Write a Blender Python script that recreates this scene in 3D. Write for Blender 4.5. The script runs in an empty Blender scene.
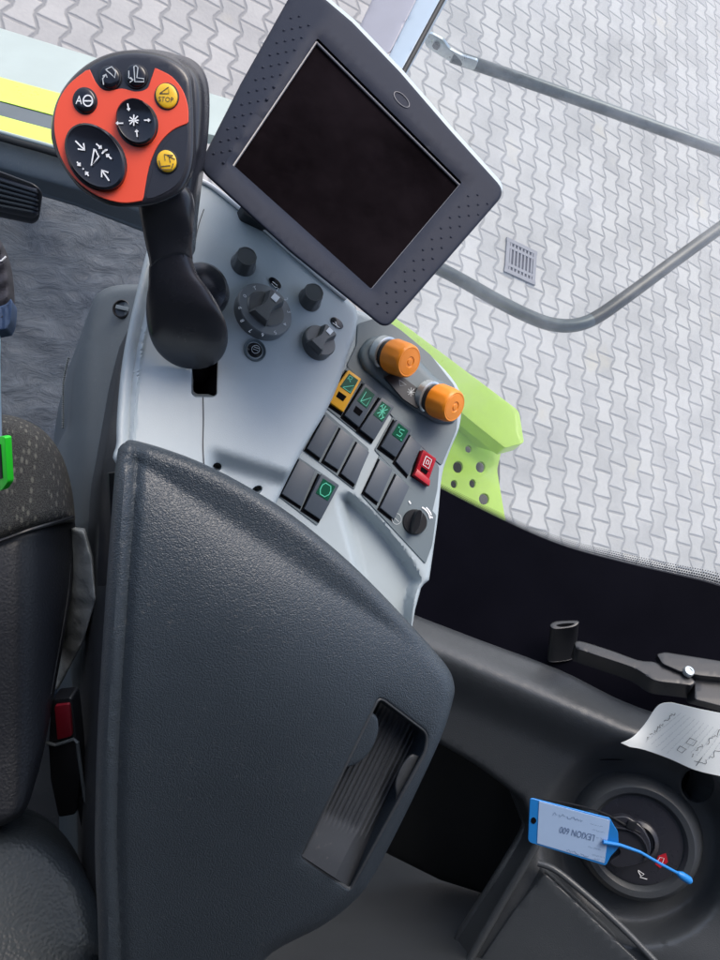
import bpy, bmesh, math, random
import numpy as np
from mathutils import Vector, Matrix, geometry, noise
random.seed(7)
S = bpy.context.scene
COL = S.collection
F = 700.0
# ------------------------------------------------------------------ frames
N = Vector((0.474, 0.184, 0.861)).normalized()          # world up, seen from the camera
FW = (Vector((0, 1, 0)) - N * N.y).normalized()          # vehicle forward
RT = FW.cross(N).normalized()                            # vehicle right
CAMH = 3.80
R3 = Matrix((RT, FW, N))                                 # camera space -> world axes
def W(v): return R3 @ v + Vector((0, 0, CAMH))
def P(px, py, d): return Vector(((px - 360) / F * d, (480 - py) / F * d, -d))
def ray(px, py): return Vector(((px - 360) / F, (480 - py) / F, -1.0))
class Pl:
    def __init__(s, *a, n=None):
        pts = [P(*q) for q in a]
        if n is None:
            n = (pts[1] - pts[0]).cross(pts[2] - pts[0])
        n = Vector(n).normalized()
        if n.z < 0: n = -n
        s.n = n; s.o = pts[0]
    def d(s, px, py): return s.n.dot(s.o) / s.n.dot(ray(px, py))
    def at(s, px, py, h=0.0): return ray(px, py) * s.d(px, py) + s.n * h
    def off(s, h):
        q = Pl.__new__(Pl); q.n = s.n; q.o = s.o + s.n * h; return q
def HZ(h):
    q = Pl.__new__(Pl); q.n = N.copy(); q.o = -N * h; return q
# ------------------------------------------------------------------ objects
def root(name, loc, label, cat, group=None):
    o = bpy.data.objects.new(name, None); COL.objects.link(o)
    o.empty_display_size = .03
    o.location = W(loc); o['label'] = label; o['category'] = cat
    if group: o['group'] = group
    return o
def mk(name, V, Fc, mat, parent=None, smooth=True, ang=35, uv=None, origin=None):
    base = Vector((0, 0, 0))
    p = parent
    while p is not None:
        base += p.location; p = p.parent
    own = Vector((0, 0, 0))
    if parent is None and origin is not None: own = W(origin)
    me = bpy.data.meshes.new(name)
    me.from_pydata([tuple(W(v) - base - own) for v in V], [], Fc)
    me.update()
    bm = bmesh.new(); bm.from_mesh(me)
    bmesh.ops.remove_doubles(bm, verts=bm.verts, dist=1e-6)
    bmesh.ops.recalc_face_normals(bm, faces=bm.faces)
    bm.to_mesh(me); bm.free()
    if smooth:
        me.polygons.foreach_set('use_smooth', [True] * len(me.polygons))
        me.set_sharp_from_angle(angle=math.radians(ang))
    me.materials.append(mat)
    o = bpy.data.objects.new(name, me); COL.objects.link(o)
    o.parent = parent
    if parent is None: o.location = own
    return o
def setting(o, kind='structure'): o['kind'] = kind; return o
def lab(o, s): o['label'] = s; return o
class MB:
    def __init__(s): s.V = []; s.F = []
    def add(s, V, Fc):
        k = len(s.V); s.V += list(V); s.F += [tuple(i + k for i in f) for f in Fc]; return s
    def build(s, name, mat, parent=None, **k): return mk(name, s.V, s.F, mat, parent, **k)
# ------------------------------------------------------------------ 2-D outlines
def cr(pts, n=6, closed=True):
    out = []; m = len(pts)
    rng = range(m) if closed else range(m - 1)
    for i in rng:
        if closed: a, b, c, d = (pts[(i + k - 1) % m] for k in range(4))
        else:
            a = pts[max(i - 1, 0)]; b = pts[i]; c = pts[i + 1]; d = pts[min(i + 2, m - 1)]
        for j in range(n):
            t = j / n
            out.append(tuple(.5 * (2 * b[q] + (c[q] - a[q]) * t + (2 * a[q] - 5 * b[q] + 4 * c[q] - d[q]) * t * t +
                                   (3 * b[q] - a[q] - 3 * c[q] + d[q]) * t ** 3) for q in range(len(b))))
    if not closed: out.append(tuple(pts[-1]))
    return out
def rc(pts, r, n=5):
    out = []; m = len(pts)
    for i in range(m):
        rr = r[i] if isinstance(r, (list, tuple)) else r
        a, b, c = Vector(pts[i - 1]), Vector(pts[i]), Vector(pts[(i + 1) % m])
        if rr <= 0: out.append(tuple(b)); continue
        u = (a - b); v = (c - b)
        q = min(rr, u.length * .48, v.length * .48)
        p0 = b + u.normalized() * q; p1 = b + v.normalized() * q
        for k in range(n + 1):
            t = k / n
            out.append(tuple(p0 * (1 - t) ** 2 + b * 2 * t * (1 - t) + p1 * t * t))
    return out
def ell(cx, cy, rx, ry, rot=0, n=40):
    c, s = math.cos(math.radians(rot)), math.sin(math.radians(rot))
    return [(cx + rx * math.cos(t) * c - ry * math.sin(t) * s, cy + rx * math.cos(t) * s + ry * math.sin(t) * c)
            for t in [2 * math.pi * i / n for i in range(n)]]
def resample(pts, step):
    out = []; m = len(pts)
    for i in range(m):
        a = Vector(pts[i]); b = Vector(pts[(i + 1) % m]); k = max(1, int((b - a).length / step + .5))
        for j in range(k): out.append(tuple(a.lerp(b, j / k)))
    return out
def seg_dist(X, poly):
    A = np.array(poly); B = np.roll(A, -1, 0); D = B - A
    L = np.maximum((D ** 2).sum(1), 1e-12)
    out = np.full(len(X), 1e9)
    for k in range(len(A)):
        t = np.clip(((X - A[k]) @ D[k]) / L[k], 0, 1)
        q = A[k] + t[:, None] * D[k]
        out = np.minimum(out, ((X - q) ** 2).sum(1))
    return np.sqrt(out)
def inside(X, poly):
    A = np.array(poly); B = np.roll(A, -1, 0); r = np.zeros(len(X), bool)
    for (x0, y0), (x1, y1) in zip(A, B):
        if y0 == y1: continue
        c = ((y0 > X[:, 1]) != (y1 > X[:, 1])) & (X[:, 0] < (x1 - x0) * (X[:, 1] - y0) / (y1 - y0) + x0)
        r ^= c
    return r
def orient(pts):
    A = np.array(pts); B = np.roll(A, -1, 0)
    return pts if (A[:, 0] * B[:, 1] - B[:, 0] * A[:, 1]).sum() > 0 else pts[::-1]
def inset(poly, d):
    A = np.array(orient(poly)); T = np.roll(A, -1, 0) - np.roll(A, 1, 0)
    T /= np.maximum(np.linalg.norm(T, axis=1), 1e-9)[:, None]
    return A + np.stack([-T[:, 1], T[:, 0]], 1) * d
def sheet(name, outline, surf, mat, parent=None, holes=(), roll=0, roll_d=None, hroll=0, hroll_d=None,
          step=6, back=None, ostep=None, jitter=.15, smooth=True, ang=40, extra_rings=(), origin=None):
    """a moulded shell: surf(x, y) gives the distance of the surface at a pixel; edges rolled over by `roll` px;
    back = vector from the front face to the rear face"""
    ostep = ostep or step
    O = orient(resample(outline, ostep)); H = [orient(resample(h, min(ostep, 3))) for h in holes]
    cand = []
    if roll: 
        for fr in (.08, .25, .5, .8): cand.append((inset(O, roll * fr), O, roll * fr))
    if hroll:
        for h in H:
            for fr in (.15, .5, .9): cand.append((inset(h, -hroll * fr), h, hroll * fr))
    for d in extra_rings: cand.append((inset(O, d), O, d))
    O_ = np.array(O)
    x0, y0 = O_.min(0); x1, y1 = O_.max(0)
    gx, gy = np.meshgrid(np.arange(x0 + step * .5, x1, step), np.arange(y0 + step * .5, y1, step))
    G = np.stack([gx.ravel(), gy.ravel()], 1)
    rng = np.random.default_rng(3); G = G + rng.uniform(-jitter, jitter, G.shape) * step
    def valid(X, m):
        k = inside(X, O) & (seg_dist(X, O) > m)
        for h in H: k &= ~inside(X, h) & (seg_dist(X, h) > m)
        return k
    G = G[valid(G, max(roll, step * .45))]
    if hroll:
        for h in H: G = G[seg_dist(G, h) > hroll]
    allp = [O_]; 
    edges = [(i, (i + 1) % len(O)) for i in range(len(O))]; k = len(O)
    for h in H:
        allp.append(np.array(h)); edges += [(k + i, k + (i + 1) % len(h)) for i in range(len(h))]; k += len(h)
    for X, poly, d in cand:
        X = X[valid(X, d * .9)]
        if len(X): allp.append(X)
    allp.append(G)
    A = np.concatenate(allp)
    r = geometry.delaunay_2d_cdt([Vector(p) for p in A], edges, [], 0, 1e-4)
    V2 = np.array([tuple(v) for v in r[0]]); T = np.array([f for f in r[2]])
    cen = V2[T].mean(1); ok = inside(cen, O)
    for h in H: ok &= ~inside(cen, h)
    T = T[ok]
    dO = seg_dist(V2, O)
    ext = np.zeros(len(V2))
    if roll:
        rd = roll_d if roll_d is not None else roll * .0009
        t = np.clip(1 - dO / roll, 0, 1); ext += rd * (1 - np.sqrt(np.maximum(0, 1 - t ** 2)))
    if hroll:
        rd = hroll_d if hroll_d is not None else hroll * .0009
        for h in H:
            t = np.clip(1 - seg_dist(V2, h) / hroll, 0, 1); ext += rd * (1 - np.sqrt(np.maximum(0, 1 - t ** 2)))
    V = []
    for (x, y), e, do in zip(V2, ext, dO):
        d = surf(x, y) + e
        V.append(P(x, y, d))
    nv = len(V)
    faces = [tuple(int(i) for i in t) for t in T]
    if back is not None:
        back = Vector(back)
        cnt = {}
        for t in faces:
            for a, b in ((t[0], t[1]), (t[1], t[2]), (t[2], t[0])):
                cnt[(a, b)] = cnt.get((a, b), 0) + 1
        bd = [(a, b) for (a, b) in cnt if (b, a) not in cnt]
        V = V + [v + back for v in V]
        fb = [tuple(i + nv for i in t[::-1]) for t in faces]
        faces = faces + fb + [(b, a, a + nv, b + nv) for a, b in bd]
    return mk(name, V, faces, mat, parent, smooth=smooth, ang=ang, origin=origin)
def block(poly, pl, h0, h1, bev=.0008, seg=2, taper=0.0, tilt=None):
    """px polygon on plane pl, extruded from height h0 to h1 (metres); returns V, F (bevelled)"""
    bm = bmesh.new()
    c = Vector((0, 0, 0))
    B = [pl.at(x, y, h0) for x, y in poly]
    for b in B: c += b
    c /= len(B)
    T = []
    for i, (x, y) in enumerate(poly):
        hh = h1 if tilt is None else h1 + tilt[i]
        q = pl.at(x, y, h0); q = q + (c - q) * taper + pl.n * (hh - h0); T.append(q)
    vb = [bm.verts.new(v) for v in B]; vt = [bm.verts.new(v) for v in T]
    m = len(poly)
    bm.faces.new(vb); top = bm.faces.new(vt[::-1])
    for i in range(m): bm.faces.new((vb[i], vt[i], vt[(i + 1) % m], vb[(i + 1) % m]))
    bmesh.ops.recalc_face_normals(bm, faces=bm.faces)
    if bev > 0:
        es = set(top.edges)
        if m <= 6:
            for v in vt:
                for e in v.link_edges: es.add(e)
        bmesh.ops.bevel(bm, geom=list(es), offset=bev, segments=seg, profile=.6, affect='EDGES', clamp_overlap=True)
    bm.verts.ensure_lookup_table(); bm.verts.index_update()
    V = [v.co.copy() for v in bm.verts]; Fc = [tuple(v.index for v in f.verts) for f in bm.faces]
    bm.free()
    return V, Fc
def axes(n, hint=Vector((1, 0, 0))):
    n = Vector(n).normalized(); u = (hint - n * hint.dot(n)).normalized(); return u, n.cross(u), n
def lathe(c, n, prof, seg=48, sx=1, sy=1, hint=Vector((1, 0, 0)), wob=None):
    u, v, n = axes(n, hint); V = []; Fc = []
    for r, h in prof:
        for i in range(seg):
            t = 2 * math.pi * i / seg; q = r * (wob(t, h) if wob else 1)
            V.append(c + u * q * math.cos(t) * sx + v * q * math.sin(t) * sy + n * h)
    for k in range(len(prof) - 1):
        for i in range(seg):
            j = (i + 1) % seg; Fc.append((k * seg + i, k * seg + j, (k + 1) * seg + j, (k + 1) * seg + i))
    if prof[0][0] > 1e-5: Fc.append(tuple(range(seg))[::-1])
    if prof[-1][0] > 1e-5: Fc.append(tuple((len(prof) - 1) * seg + i for i in range(seg)))
    return V, Fc
def tube(pts, r, seg=16, rr=None, flat=None):
    """round bar through camera-space points"""
    V = []; Fc = []; m = len(pts); prev = None
    for i, p in enumerate(pts):
        t = (pts[min(i + 1, m - 1)] - pts[max(i - 1, 0)]).normalized()
        if prev is None: u = t.orthogonal().normalized()
        else: u = (prev - t * prev.dot(t)).normalized()
        prev = u; w = t.cross(u)
        q = rr[i] if rr else r
        for k in range(seg):
            a = 2 * math.pi * k / seg; V.append(p + u * q * math.cos(a) + w * q * math.sin(a))
    for i in range(m - 1):
        for k in range(seg):
            j = (k + 1) % seg; Fc.append((i * seg + k, i * seg + j, (i + 1) * seg + j, (i + 1) * seg + k))
    Fc.append(tuple(range(seg))[::-1]); Fc.append(tuple((m - 1) * seg + k for k in range(seg)))
    return V, Fc
def loft(secs, n=6, seg=36):
    """secs: (px, py, depth, half width px, half thickness m, ring tilt px): rings lie across the image, their depth axis along the view"""
    ss = cr(secs, n, closed=False); V = []; Fc = []
    for (x, y, d, w, z, tl, *e) in ss:
        c = P(x, y, d)
        a = P(x + w * math.cos(math.radians(tl)), y + w * math.sin(math.radians(tl)), d) - c
        b = Vector((0, 0, z)) + Vector((0, 1, 0)) * z * .35
        for k in range(seg):
            t = 2 * math.pi * k / seg; ct, st = math.cos(t), math.sin(t)
            ct = math.copysign(abs(ct) ** .85, ct); st = math.copysign(abs(st) ** .85, st)
            V.append(c + a * ct + b * st)
    m = len(ss)
    for i in range(m - 1):
        for k in range(seg):
            j = (k + 1) % seg; Fc.append((i * seg + k, i * seg + j, (i + 1) * seg + j, (i + 1) * seg + k))
    Fc.append(tuple(range(seg))[::-1]); Fc.append(tuple((m - 1) * seg + k for k in range(seg)))
    return V, Fc
def strokes(lines, pl, w, h=.0004):
    V = []; Fc = []
    for ln in lines:
        pts = [pl.at(x, y, h) for x, y in ln]; m = len(pts); k0 = len(V)
        for i, p in enumerate(pts):
            t = (pts[min(i + 1, m - 1)] - pts[max(i - 1, 0)])
            if t.length < 1e-9: t = Vector((1, 0, 0))
            s = pl.n.cross(t.normalized()) * w * .5
            V += [p - s, p + s]
        for i in range(m - 1): Fc.append((k0 + 2 * i, k0 + 2 * i + 1, k0 + 2 * i + 3, k0 + 2 * i + 2))
    return V, Fc
def arc(cx, cy, r, a0, a1, n=10, ry=None):
    ry = ry or r
    return [(cx + r * math.cos(math.radians(a0 + (a1 - a0) * i / n)), cy + ry * math.sin(math.radians(a0 + (a1 - a0) * i / n))) for i in range(n + 1)]
def arrow(x, y, ang, L, hd=2.5):
    c, s = math.cos(math.radians(ang)), math.sin(math.radians(ang))
    tip = (x + c * L / 2, y + s * L / 2); tail = (x - c * L / 2, y - s * L / 2); out = [[tail, tip]]
    b = []
    for q in (145, -145):
        a = math.radians(ang + q); b.append((tip[0] + hd * math.cos(a), tip[1] + hd * math.sin(a)))
    out.append([b[0], tip, b[1]]); return out
def text(s, px, py, size, rot, pl, h=.0004, mirror=False, sq=1.0):
    cu = bpy.data.curves.new('t', 'FONT'); cu.body = s; cu.align_x = 'CENTER'; cu.align_y = 'CENTER'; cu.size = 1; cu.resolution_u = 3
    o = bpy.data.objects.new('t', cu); COL.objects.link(o)
    bpy.context.view_layer.update()
    me = o.to_mesh(); c, sn = math.cos(math.radians(rot)), math.sin(math.radians(rot))
    V = []
    for v in me.vertices:
        x, y = v.co.x * size * sq, -v.co.y * size
        if mirror: x = -x
        V.append(pl.at(px + x * c - y * sn, py + x * sn + y * c, h))
    Fc = [tuple(p.vertices) for p in me.polygons]
    o.to_mesh_clear(); bpy.data.objects.remove(o); bpy.data.curves.remove(cu)
    return V, Fc
def grow(poly, k):
    cx = sum(p[0] for p in poly) / len(poly); cy = sum(p[1] for p in poly) / len(poly)
    out = []
    for x, y in poly:
        L_ = math.hypot(x - cx, y - cy); out.append((x + (x - cx) / L_ * k, y + (y - cy) / L_ * k))
    return out
# ------------------------------------------------------------------ materials
def newmat(name):
    m = bpy.data.materials.new(name); m.use_nodes = True
    nt = m.node_tree; b = nt.nodes['Principled BSDF']; return m, nt, b
def plastic(name, col, rough=.5, grain=0.0, gscale=900, var=.06, spec=.5, metal=0.0, dirt=0.0, vscale=9, kind='noise', rvar=.1, coat=0):
    m, nt, b = newmat(name); L = nt.links.new
    tc = nt.nodes.new('ShaderNodeTexCoord')
    n1 = nt.nodes.new('ShaderNodeTexNoise'); n1.inputs['Scale'].default_value = vscale; n1.inputs['Detail'].default_value = 6
    n1.inputs['Roughness'].default_value = .65
    L(tc.outputs['Object'], n1.inputs['Vector'])
    cr_ = nt.nodes.new('ShaderNodeValToRGB')
    cr_.color_ramp.elements[0].position = .3; cr_.color_ramp.elements[1].position = .7
    cr_.color_ramp.elements[0].color = (*[c * (1 - var) for c in col], 1); cr_.color_ramp.elements[1].color = (*[min(1, c * (1 + var)) for c in col], 1)
    L(n1.outputs['Fac'], cr_.inputs['Fac'])
    out = cr_.outputs['Color']
    if dirt > 0:
        n2 = nt.nodes.new('ShaderNodeTexNoise'); n2.inputs['Scale'].default_value = 260; n2.inputs['Detail'].default_value = 3
        L(tc.outputs['Object'], n2.inputs['Vector'])
        n3 = nt.nodes.new('ShaderNodeTexNoise'); n3.inputs['Scale'].default_value = 14; n3.inputs['Detail'].default_value = 5
        L(tc.outputs['Object'], n3.inputs['Vector'])
        mr = nt.nodes.new('ShaderNodeMapRange'); mr.inputs[1].default_value = .62; mr.inputs[2].default_value = .78
        L(n2.outputs['Fac'], mr.inputs[0])
        m3 = nt.nodes.new('ShaderNodeMapRange'); m3.inputs[1].default_value = .42; m3.inputs[2].default_value = .75
        L(n3.outputs['Fac'], m3.inputs[0])
        mu = nt.nodes.new('ShaderNodeMath'); mu.operation = 'MULTIPLY'; L(mr.outputs[0], mu.inputs[0]); L(m3.outputs[0], mu.inputs[1])
        mu2 = nt.nodes.new('ShaderNodeMath'); mu2.operation = 'MULTIPLY'; L(mu.outputs[0], mu2.inputs[0]); mu2.inputs[1].default_value = dirt
        mx = nt.nodes.new('ShaderNodeMixRGB'); L(mu2.outputs[0], mx.inputs['Fac']); L(out, mx.inputs['Color1'])
        mx.inputs['Color2'].default_value = (.36, .34, .30, 1); out = mx.outputs['Color']
    L(out, b.inputs['Base Color'])
    rr = nt.nodes.new('ShaderNodeMapRange'); rr.inputs[3].default_value = max(.05, rough - rvar); rr.inputs[4].default_value = min(1, rough + rvar)
    L(n1.outputs['Fac'], rr.inputs[0]); L(rr.outputs[0], b.inputs['Roughness'])
    b.inputs['Specular IOR Level'].default_value = spec; b.inputs['Metallic'].default_value = metal
    b.inputs['Coat Weight'].default_value = coat
    if grain > 0:
        if kind == 'voronoi':
            g = nt.nodes.new('ShaderNodeTexVoronoi'); g.feature = 'SMOOTH_F1'; g.inputs['Scale'].default_value = gscale; g.inputs['Smoothness'].default_value = .6
            gn = nt.nodes.new('ShaderNodeTexNoise'); gn.inputs['Scale'].default_value = gscale * .35; gn.inputs['Detail'].default_value = 2
            L(tc.outputs['Object'], gn.inputs['Vector'])
            vm = nt.nodes.new('ShaderNodeVectorMath'); vm.operation = 'MULTIPLY_ADD'
            L(gn.outputs['Color'], vm.inputs[0]); vm.inputs[1].default_value = (.004,) * 3; L(tc.outputs['Object'], vm.inputs[2])
            L(vm.outputs[0], g.inputs['Vector']); hs = g.outputs['Distance']
        else:
            g = nt.nodes.new('ShaderNodeTexNoise'); g.inputs['Scale'].default_value = gscale; g.inputs['Detail'].default_value = 3
            L(tc.outputs['Object'], g.inputs['Vector']); hs = g.outputs['Fac']
        bp = nt.nodes.new('ShaderNodeBump'); bp.inputs['Strength'].default_value = 1; bp.inputs['Distance'].default_value = grain
        if kind == 'voronoi': bp.invert = True
        L(hs, bp.inputs['Height']); L(bp.outputs[0], b.inputs['Normal'])
    return m
M = {}
M['shell'] = plastic('pale_grey_plastic', (.38, .435, .465), .42, .00012, 1400, .04, dirt=.25)
M['shell2'] = plastic('pale_trim_plastic', (.37, .43, .46), .4, .00008, 1400, .04)
M['slate'] = plastic('slate_plastic', (.12, .155, .175), .42, .0001, 1500, .05, dirt=.2)
M['switch'] = plastic('switch_plastic', (.065, .082, .105), .42, .00006, 1500, .06)
M['leather'] = plastic('grained_charcoal_plastic', (.031, .042, .055), .40, .00045, 760, .12, kind='voronoi', dirt=.22, vscale=5, rvar=.14)
M['leather_in'] = plastic('smooth_charcoal_plastic', (.05, .056, .064), .38, .0001, 900, .1, dirt=.35)
M['ridge'] = plastic('ridged_rubber', (.046, .052, .062), .38, .0001, 900, .1, dirt=.5)
M['black'] = plastic('black_plastic', (.012, .013, .016), .34, .00008, 1200, .1)
M['soft'] = plastic('soft_black_plastic', (.022, .023, .030), .27, .00008, 1200, .08, rvar=.05)
M['gloss'] = plastic('gloss_black', (.008, .009, .014), .14, 0, 1, .1, rvar=.04)
M['void'] = plastic('black_void', (.003, .003, .004), .9, 0, 1, .1, spec=.1)
M['orange'] = plastic('orange_red_plastic', (.83, .085, .035), .38, .00005, 1300, .03)
M['amber'] = plastic('amber_knob_plastic', (.84, .26, .012), .4, .00008, 1000, .05)
M['yellow'] = plastic('yellow_button', (.80, .48, .015), .4, 0, 1, .04)
M['ysw'] = plastic('yellow_switch', (.85, .42, .02), .4, 0, 1, .04)
M['red'] = plastic('red_switch', (.42, .012, .025), .35, 0, 1, .06)
M['buckle_red'] = plastic('buckle_red', (.20, .008, .018), .4, 0, 1, .06)
M['white'] = plastic('white_print', (.82, .84, .86), .5, 0, 1, .02)
M['grey_ink'] = plastic('grey_print', (.50, .54, .56), .5, 0, 1, .02)
M['ink'] = plastic('dark_ink', (.03, .03, .035), .6, 0, 1, .02)
M['tagink'] = plastic('pen_ink', (.10, .16, .30), .6, 0, 1, .1)
M['green'] = plastic('green_legend', (.004, .085, .045), .3, 0, 1, .04)
M['mint'] = plastic('mint_legend', (.12, .62, .42), .4, 0, 1, .02)
M['bezel'] = plastic('graphite_bezel', (.020, .024, .038), .5, .00016, 1600, .05, rvar=.05, spec=.08)
M['screen'] = plastic('dark_screen', (.006, .0045, .0055), .3, 0, 1, .6, rvar=.04, vscale=9, spec=.0)
M['bezel_edge'] = plastic('bezel_edge', (.11, .11, .125), .35, 0, 1, .05)
M['dial'] = plastic('dial_grey', (.15, .165, .18), .4, 0, 1, .05)
M['knob'] = plastic('knob_grey', (.085, .09, .095), .34, .00005, 1500, .08)
M['lime'] = plastic('lime_paint', (.64, .90, .10), .3, .0, 1, .05, dirt=.35, coat=.3)
M['lime_dust'] = plastic('dusty_lime_paint', (.64, .89, .11), .45, .0, 1, .08, dirt=.9, coat=.1)
M['bandgrey'] = plastic('grey_stripe', (.09, .11, .125), .5, 0, 1, .1, dirt=.3)
M['pale_strip'] = plastic('pale_body_and_reflection', (.34, .40, .385), .4, 0, 1, .05, dirt=.3)  # pale body strips, and the windscreen reflection painted in the same tone
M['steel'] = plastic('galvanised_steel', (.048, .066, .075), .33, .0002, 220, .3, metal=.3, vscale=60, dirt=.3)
M['steel_dark'] = plastic('dark_steel', (.016, .020, .023), .38, .0003, 260, .4, metal=.1, vscale=80, dirt=.3)  # darker steel tone of the rising tube and the bolt
M['zinc'] = plastic('zinc', (.55, .60, .62), .3, .0001, 400, .15, metal=.7, vscale=80)
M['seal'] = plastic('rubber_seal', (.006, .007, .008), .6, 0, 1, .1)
M['pillar'] = plastic('pillar_paint', (.29, .29, .335), .4, 0, 1, .05)
M['pillar2'] = plastic('pillar_paint_blue', (.36, .44, .52), .3, 0, 1, .04)
M['trim'] = plastic('moulded_trim', (.042, .047, .053), .36, .0003, 700, .08, dirt=.1)
M['trim_lit'] = plastic('moulded_trim_lit', (.055, .062, .070), .36, .0003, 700, .08, dirt=.1)  # trim plastic with a lighter colour painted in for parts that catch light
M['pedestal'] = plastic('grey_moulding', (.10, .12, .135), .4, .0002, 700, .1, dirt=.4)
M['mat'] = None
M['floor'] = plastic('cab_floor_rubber', (.05, .051, .052), .6, .0006, 160, .3, dirt=.5)
M['seatleather'] = plastic('seat_leather', (.008, .010, .015), .52, .0003, 300, .12, kind='voronoi')
M['cushion'] = plastic('seat_cushion_leather', (.018, .023, .028), .42, .0006, 260, .15, kind='voronoi')
M['paper'] = plastic('paper', (.88, .92, .90), .7, .0001, 500, .02)
M['bluetag'] = plastic('blue_tag', (.01, .19, .55), .4, 0, 1, .03)
M['taglabel'] = plastic('tag_label', (.36, .50, .72), .5, 0, 1, .03)
M['bag'] = plastic('pale_plastic_bag', (.32, .35, .36), .25, .002, 60, .2)
M['neon'] = plastic('green_clip', (.03, .75, .04), .35, 0, 1, .03)
M['denim'] = plastic('denim', (.03, .06, .13), .8, .0006, 900, .3, vscale=60)
M['paleblue'] = plastic('pale_blue_fabric', (.20, .30, .42), .7, .0004, 700, .2)
M['cloth'] = plastic('black_cloth', (.018, .018, .026), .8, .0008, 500, .3)
M['headliner'] = plastic('headliner', (.14, .15, .16), .8, 0, 1, .05)

def mat_carpet():
    m, nt, b = newmat('worn_floor_mat'); L = nt.links.new
    tc = nt.nodes.new('ShaderNodeTexCoord')
    mp = nt.nodes.new('ShaderNodeMapping'); mp.inputs['Scale'].default_value = (1, 1.7, 1); mp.inputs['Rotation'].default_value = (0, 0, .35)
    L(tc.outputs['Object'], mp.inputs[0])
    n1 = nt.nodes.new('ShaderNodeTexNoise'); n1.inputs['Scale'].default_value = 16; n1.inputs['Detail'].default_value = 9; n1.inputs['Roughness'].default_value = .68
    n1.inputs['Distortion'].default_value = 1.1
    L(mp.outputs[0], n1.inputs['Vector'])
    r = nt.nodes.new('ShaderNodeValToRGB'); e = r.color_ramp.elements
    e[0].position = .3; e[0].color = (.028, .038, .052, 1); e[1].position = .72; e[1].color = (.066, .082, .105, 1)
    L(n1.outputs['Fac'], r.inputs[0])
    n2 = nt.nodes.new('ShaderNodeTexNoise'); n2.inputs['Scale'].default_value = 75; n2.inputs['Detail'].default_value = 2
    L(tc.outputs['Object'], n2.inputs['Vector'])
    mr = nt.nodes.new('ShaderNodeMapRange'); mr.inputs[1].default_value = .72; mr.inputs[2].default_value = .80; L(n2.outputs['Fac'], mr.inputs[0])
    mx = nt.nodes.new('ShaderNodeMixRGB'); L(mr.outputs[0], mx.inputs[0]); L(r.outputs[0], mx.inputs[1]); mx.inputs[2].default_value = (.22, .22, .21, 1)
    L(mx.outputs[0], b.inputs['Base Color']); b.inputs['Roughness'].default_value = .55
    bp = nt.nodes.new('ShaderNodeBump'); bp.inputs['Distance'].default_value = .012; bp.inputs['Strength'].default_value = .9
    L(n1.outputs['Fac'], bp.inputs['Height']); L(bp.outputs[0], b.inputs['Normal'])
    return m
M['mat'] = mat_carpet()
def mat_fabric():
    m, nt, b = newmat('flecked_seat_fabric'); L = nt.links.new
    tc = nt.nodes.new('ShaderNodeTexCoord')
    mp = nt.nodes.new('ShaderNodeMapping'); mp.inputs['Rotation'].default_value = (.3, .2, .25); mp.inputs['Scale'].default_value = (1.15, .5, 1)
    L(tc.outputs['Object'], mp.inputs[0])
    v = nt.nodes.new('ShaderNodeTexVoronoi'); v.inputs['Scale'].default_value = 150; v.inputs['Randomness'].default_value = .35
    L(mp.outputs[0], v.inputs['Vector'])
    mr = nt.nodes.new('ShaderNodeMapRange'); mr.inputs[1].default_value = .34; mr.inputs[2].default_value = .2; mr.inputs[3].default_value = 0; mr.inputs[4].default_value = .75
    L(v.outputs['Distance'], mr.inputs[0])
    n = nt.nodes.new('ShaderNodeTexNoise'); n.inputs['Scale'].default_value = 700; L(tc.outputs['Object'], n.inputs['Vector'])
    r = nt.nodes.new('ShaderNodeValToRGB'); r.color_ramp.elements[0].color = (.016, .017, .018, 1); r.color_ramp.elements[1].color = (.060, .061, .060, 1)
    r.color_ramp.elements[0].position = .35; r.color_ramp.elements[1].position = .65
    L(n.outputs['Fac'], r.inputs[0])
    mx = nt.nodes.new('ShaderNodeMixRGB'); L(mr.outputs[0], mx.inputs[0]); L(r.outputs[0], mx.inputs[1]); mx.inputs[2].default_value = (.15, .15, .13, 1)
    L(mx.outputs[0], b.inputs['Base Color']); b.inputs['Roughness'].default_value = .85
    bp = nt.nodes.new('ShaderNodeBump'); bp.inputs['Distance'].default_value = .001; L(n.outputs['Fac'], bp.inputs['Height']); L(bp.outputs[0], b.inputs['Normal'])
    return m
M['fabric'] = mat_fabric()

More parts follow.
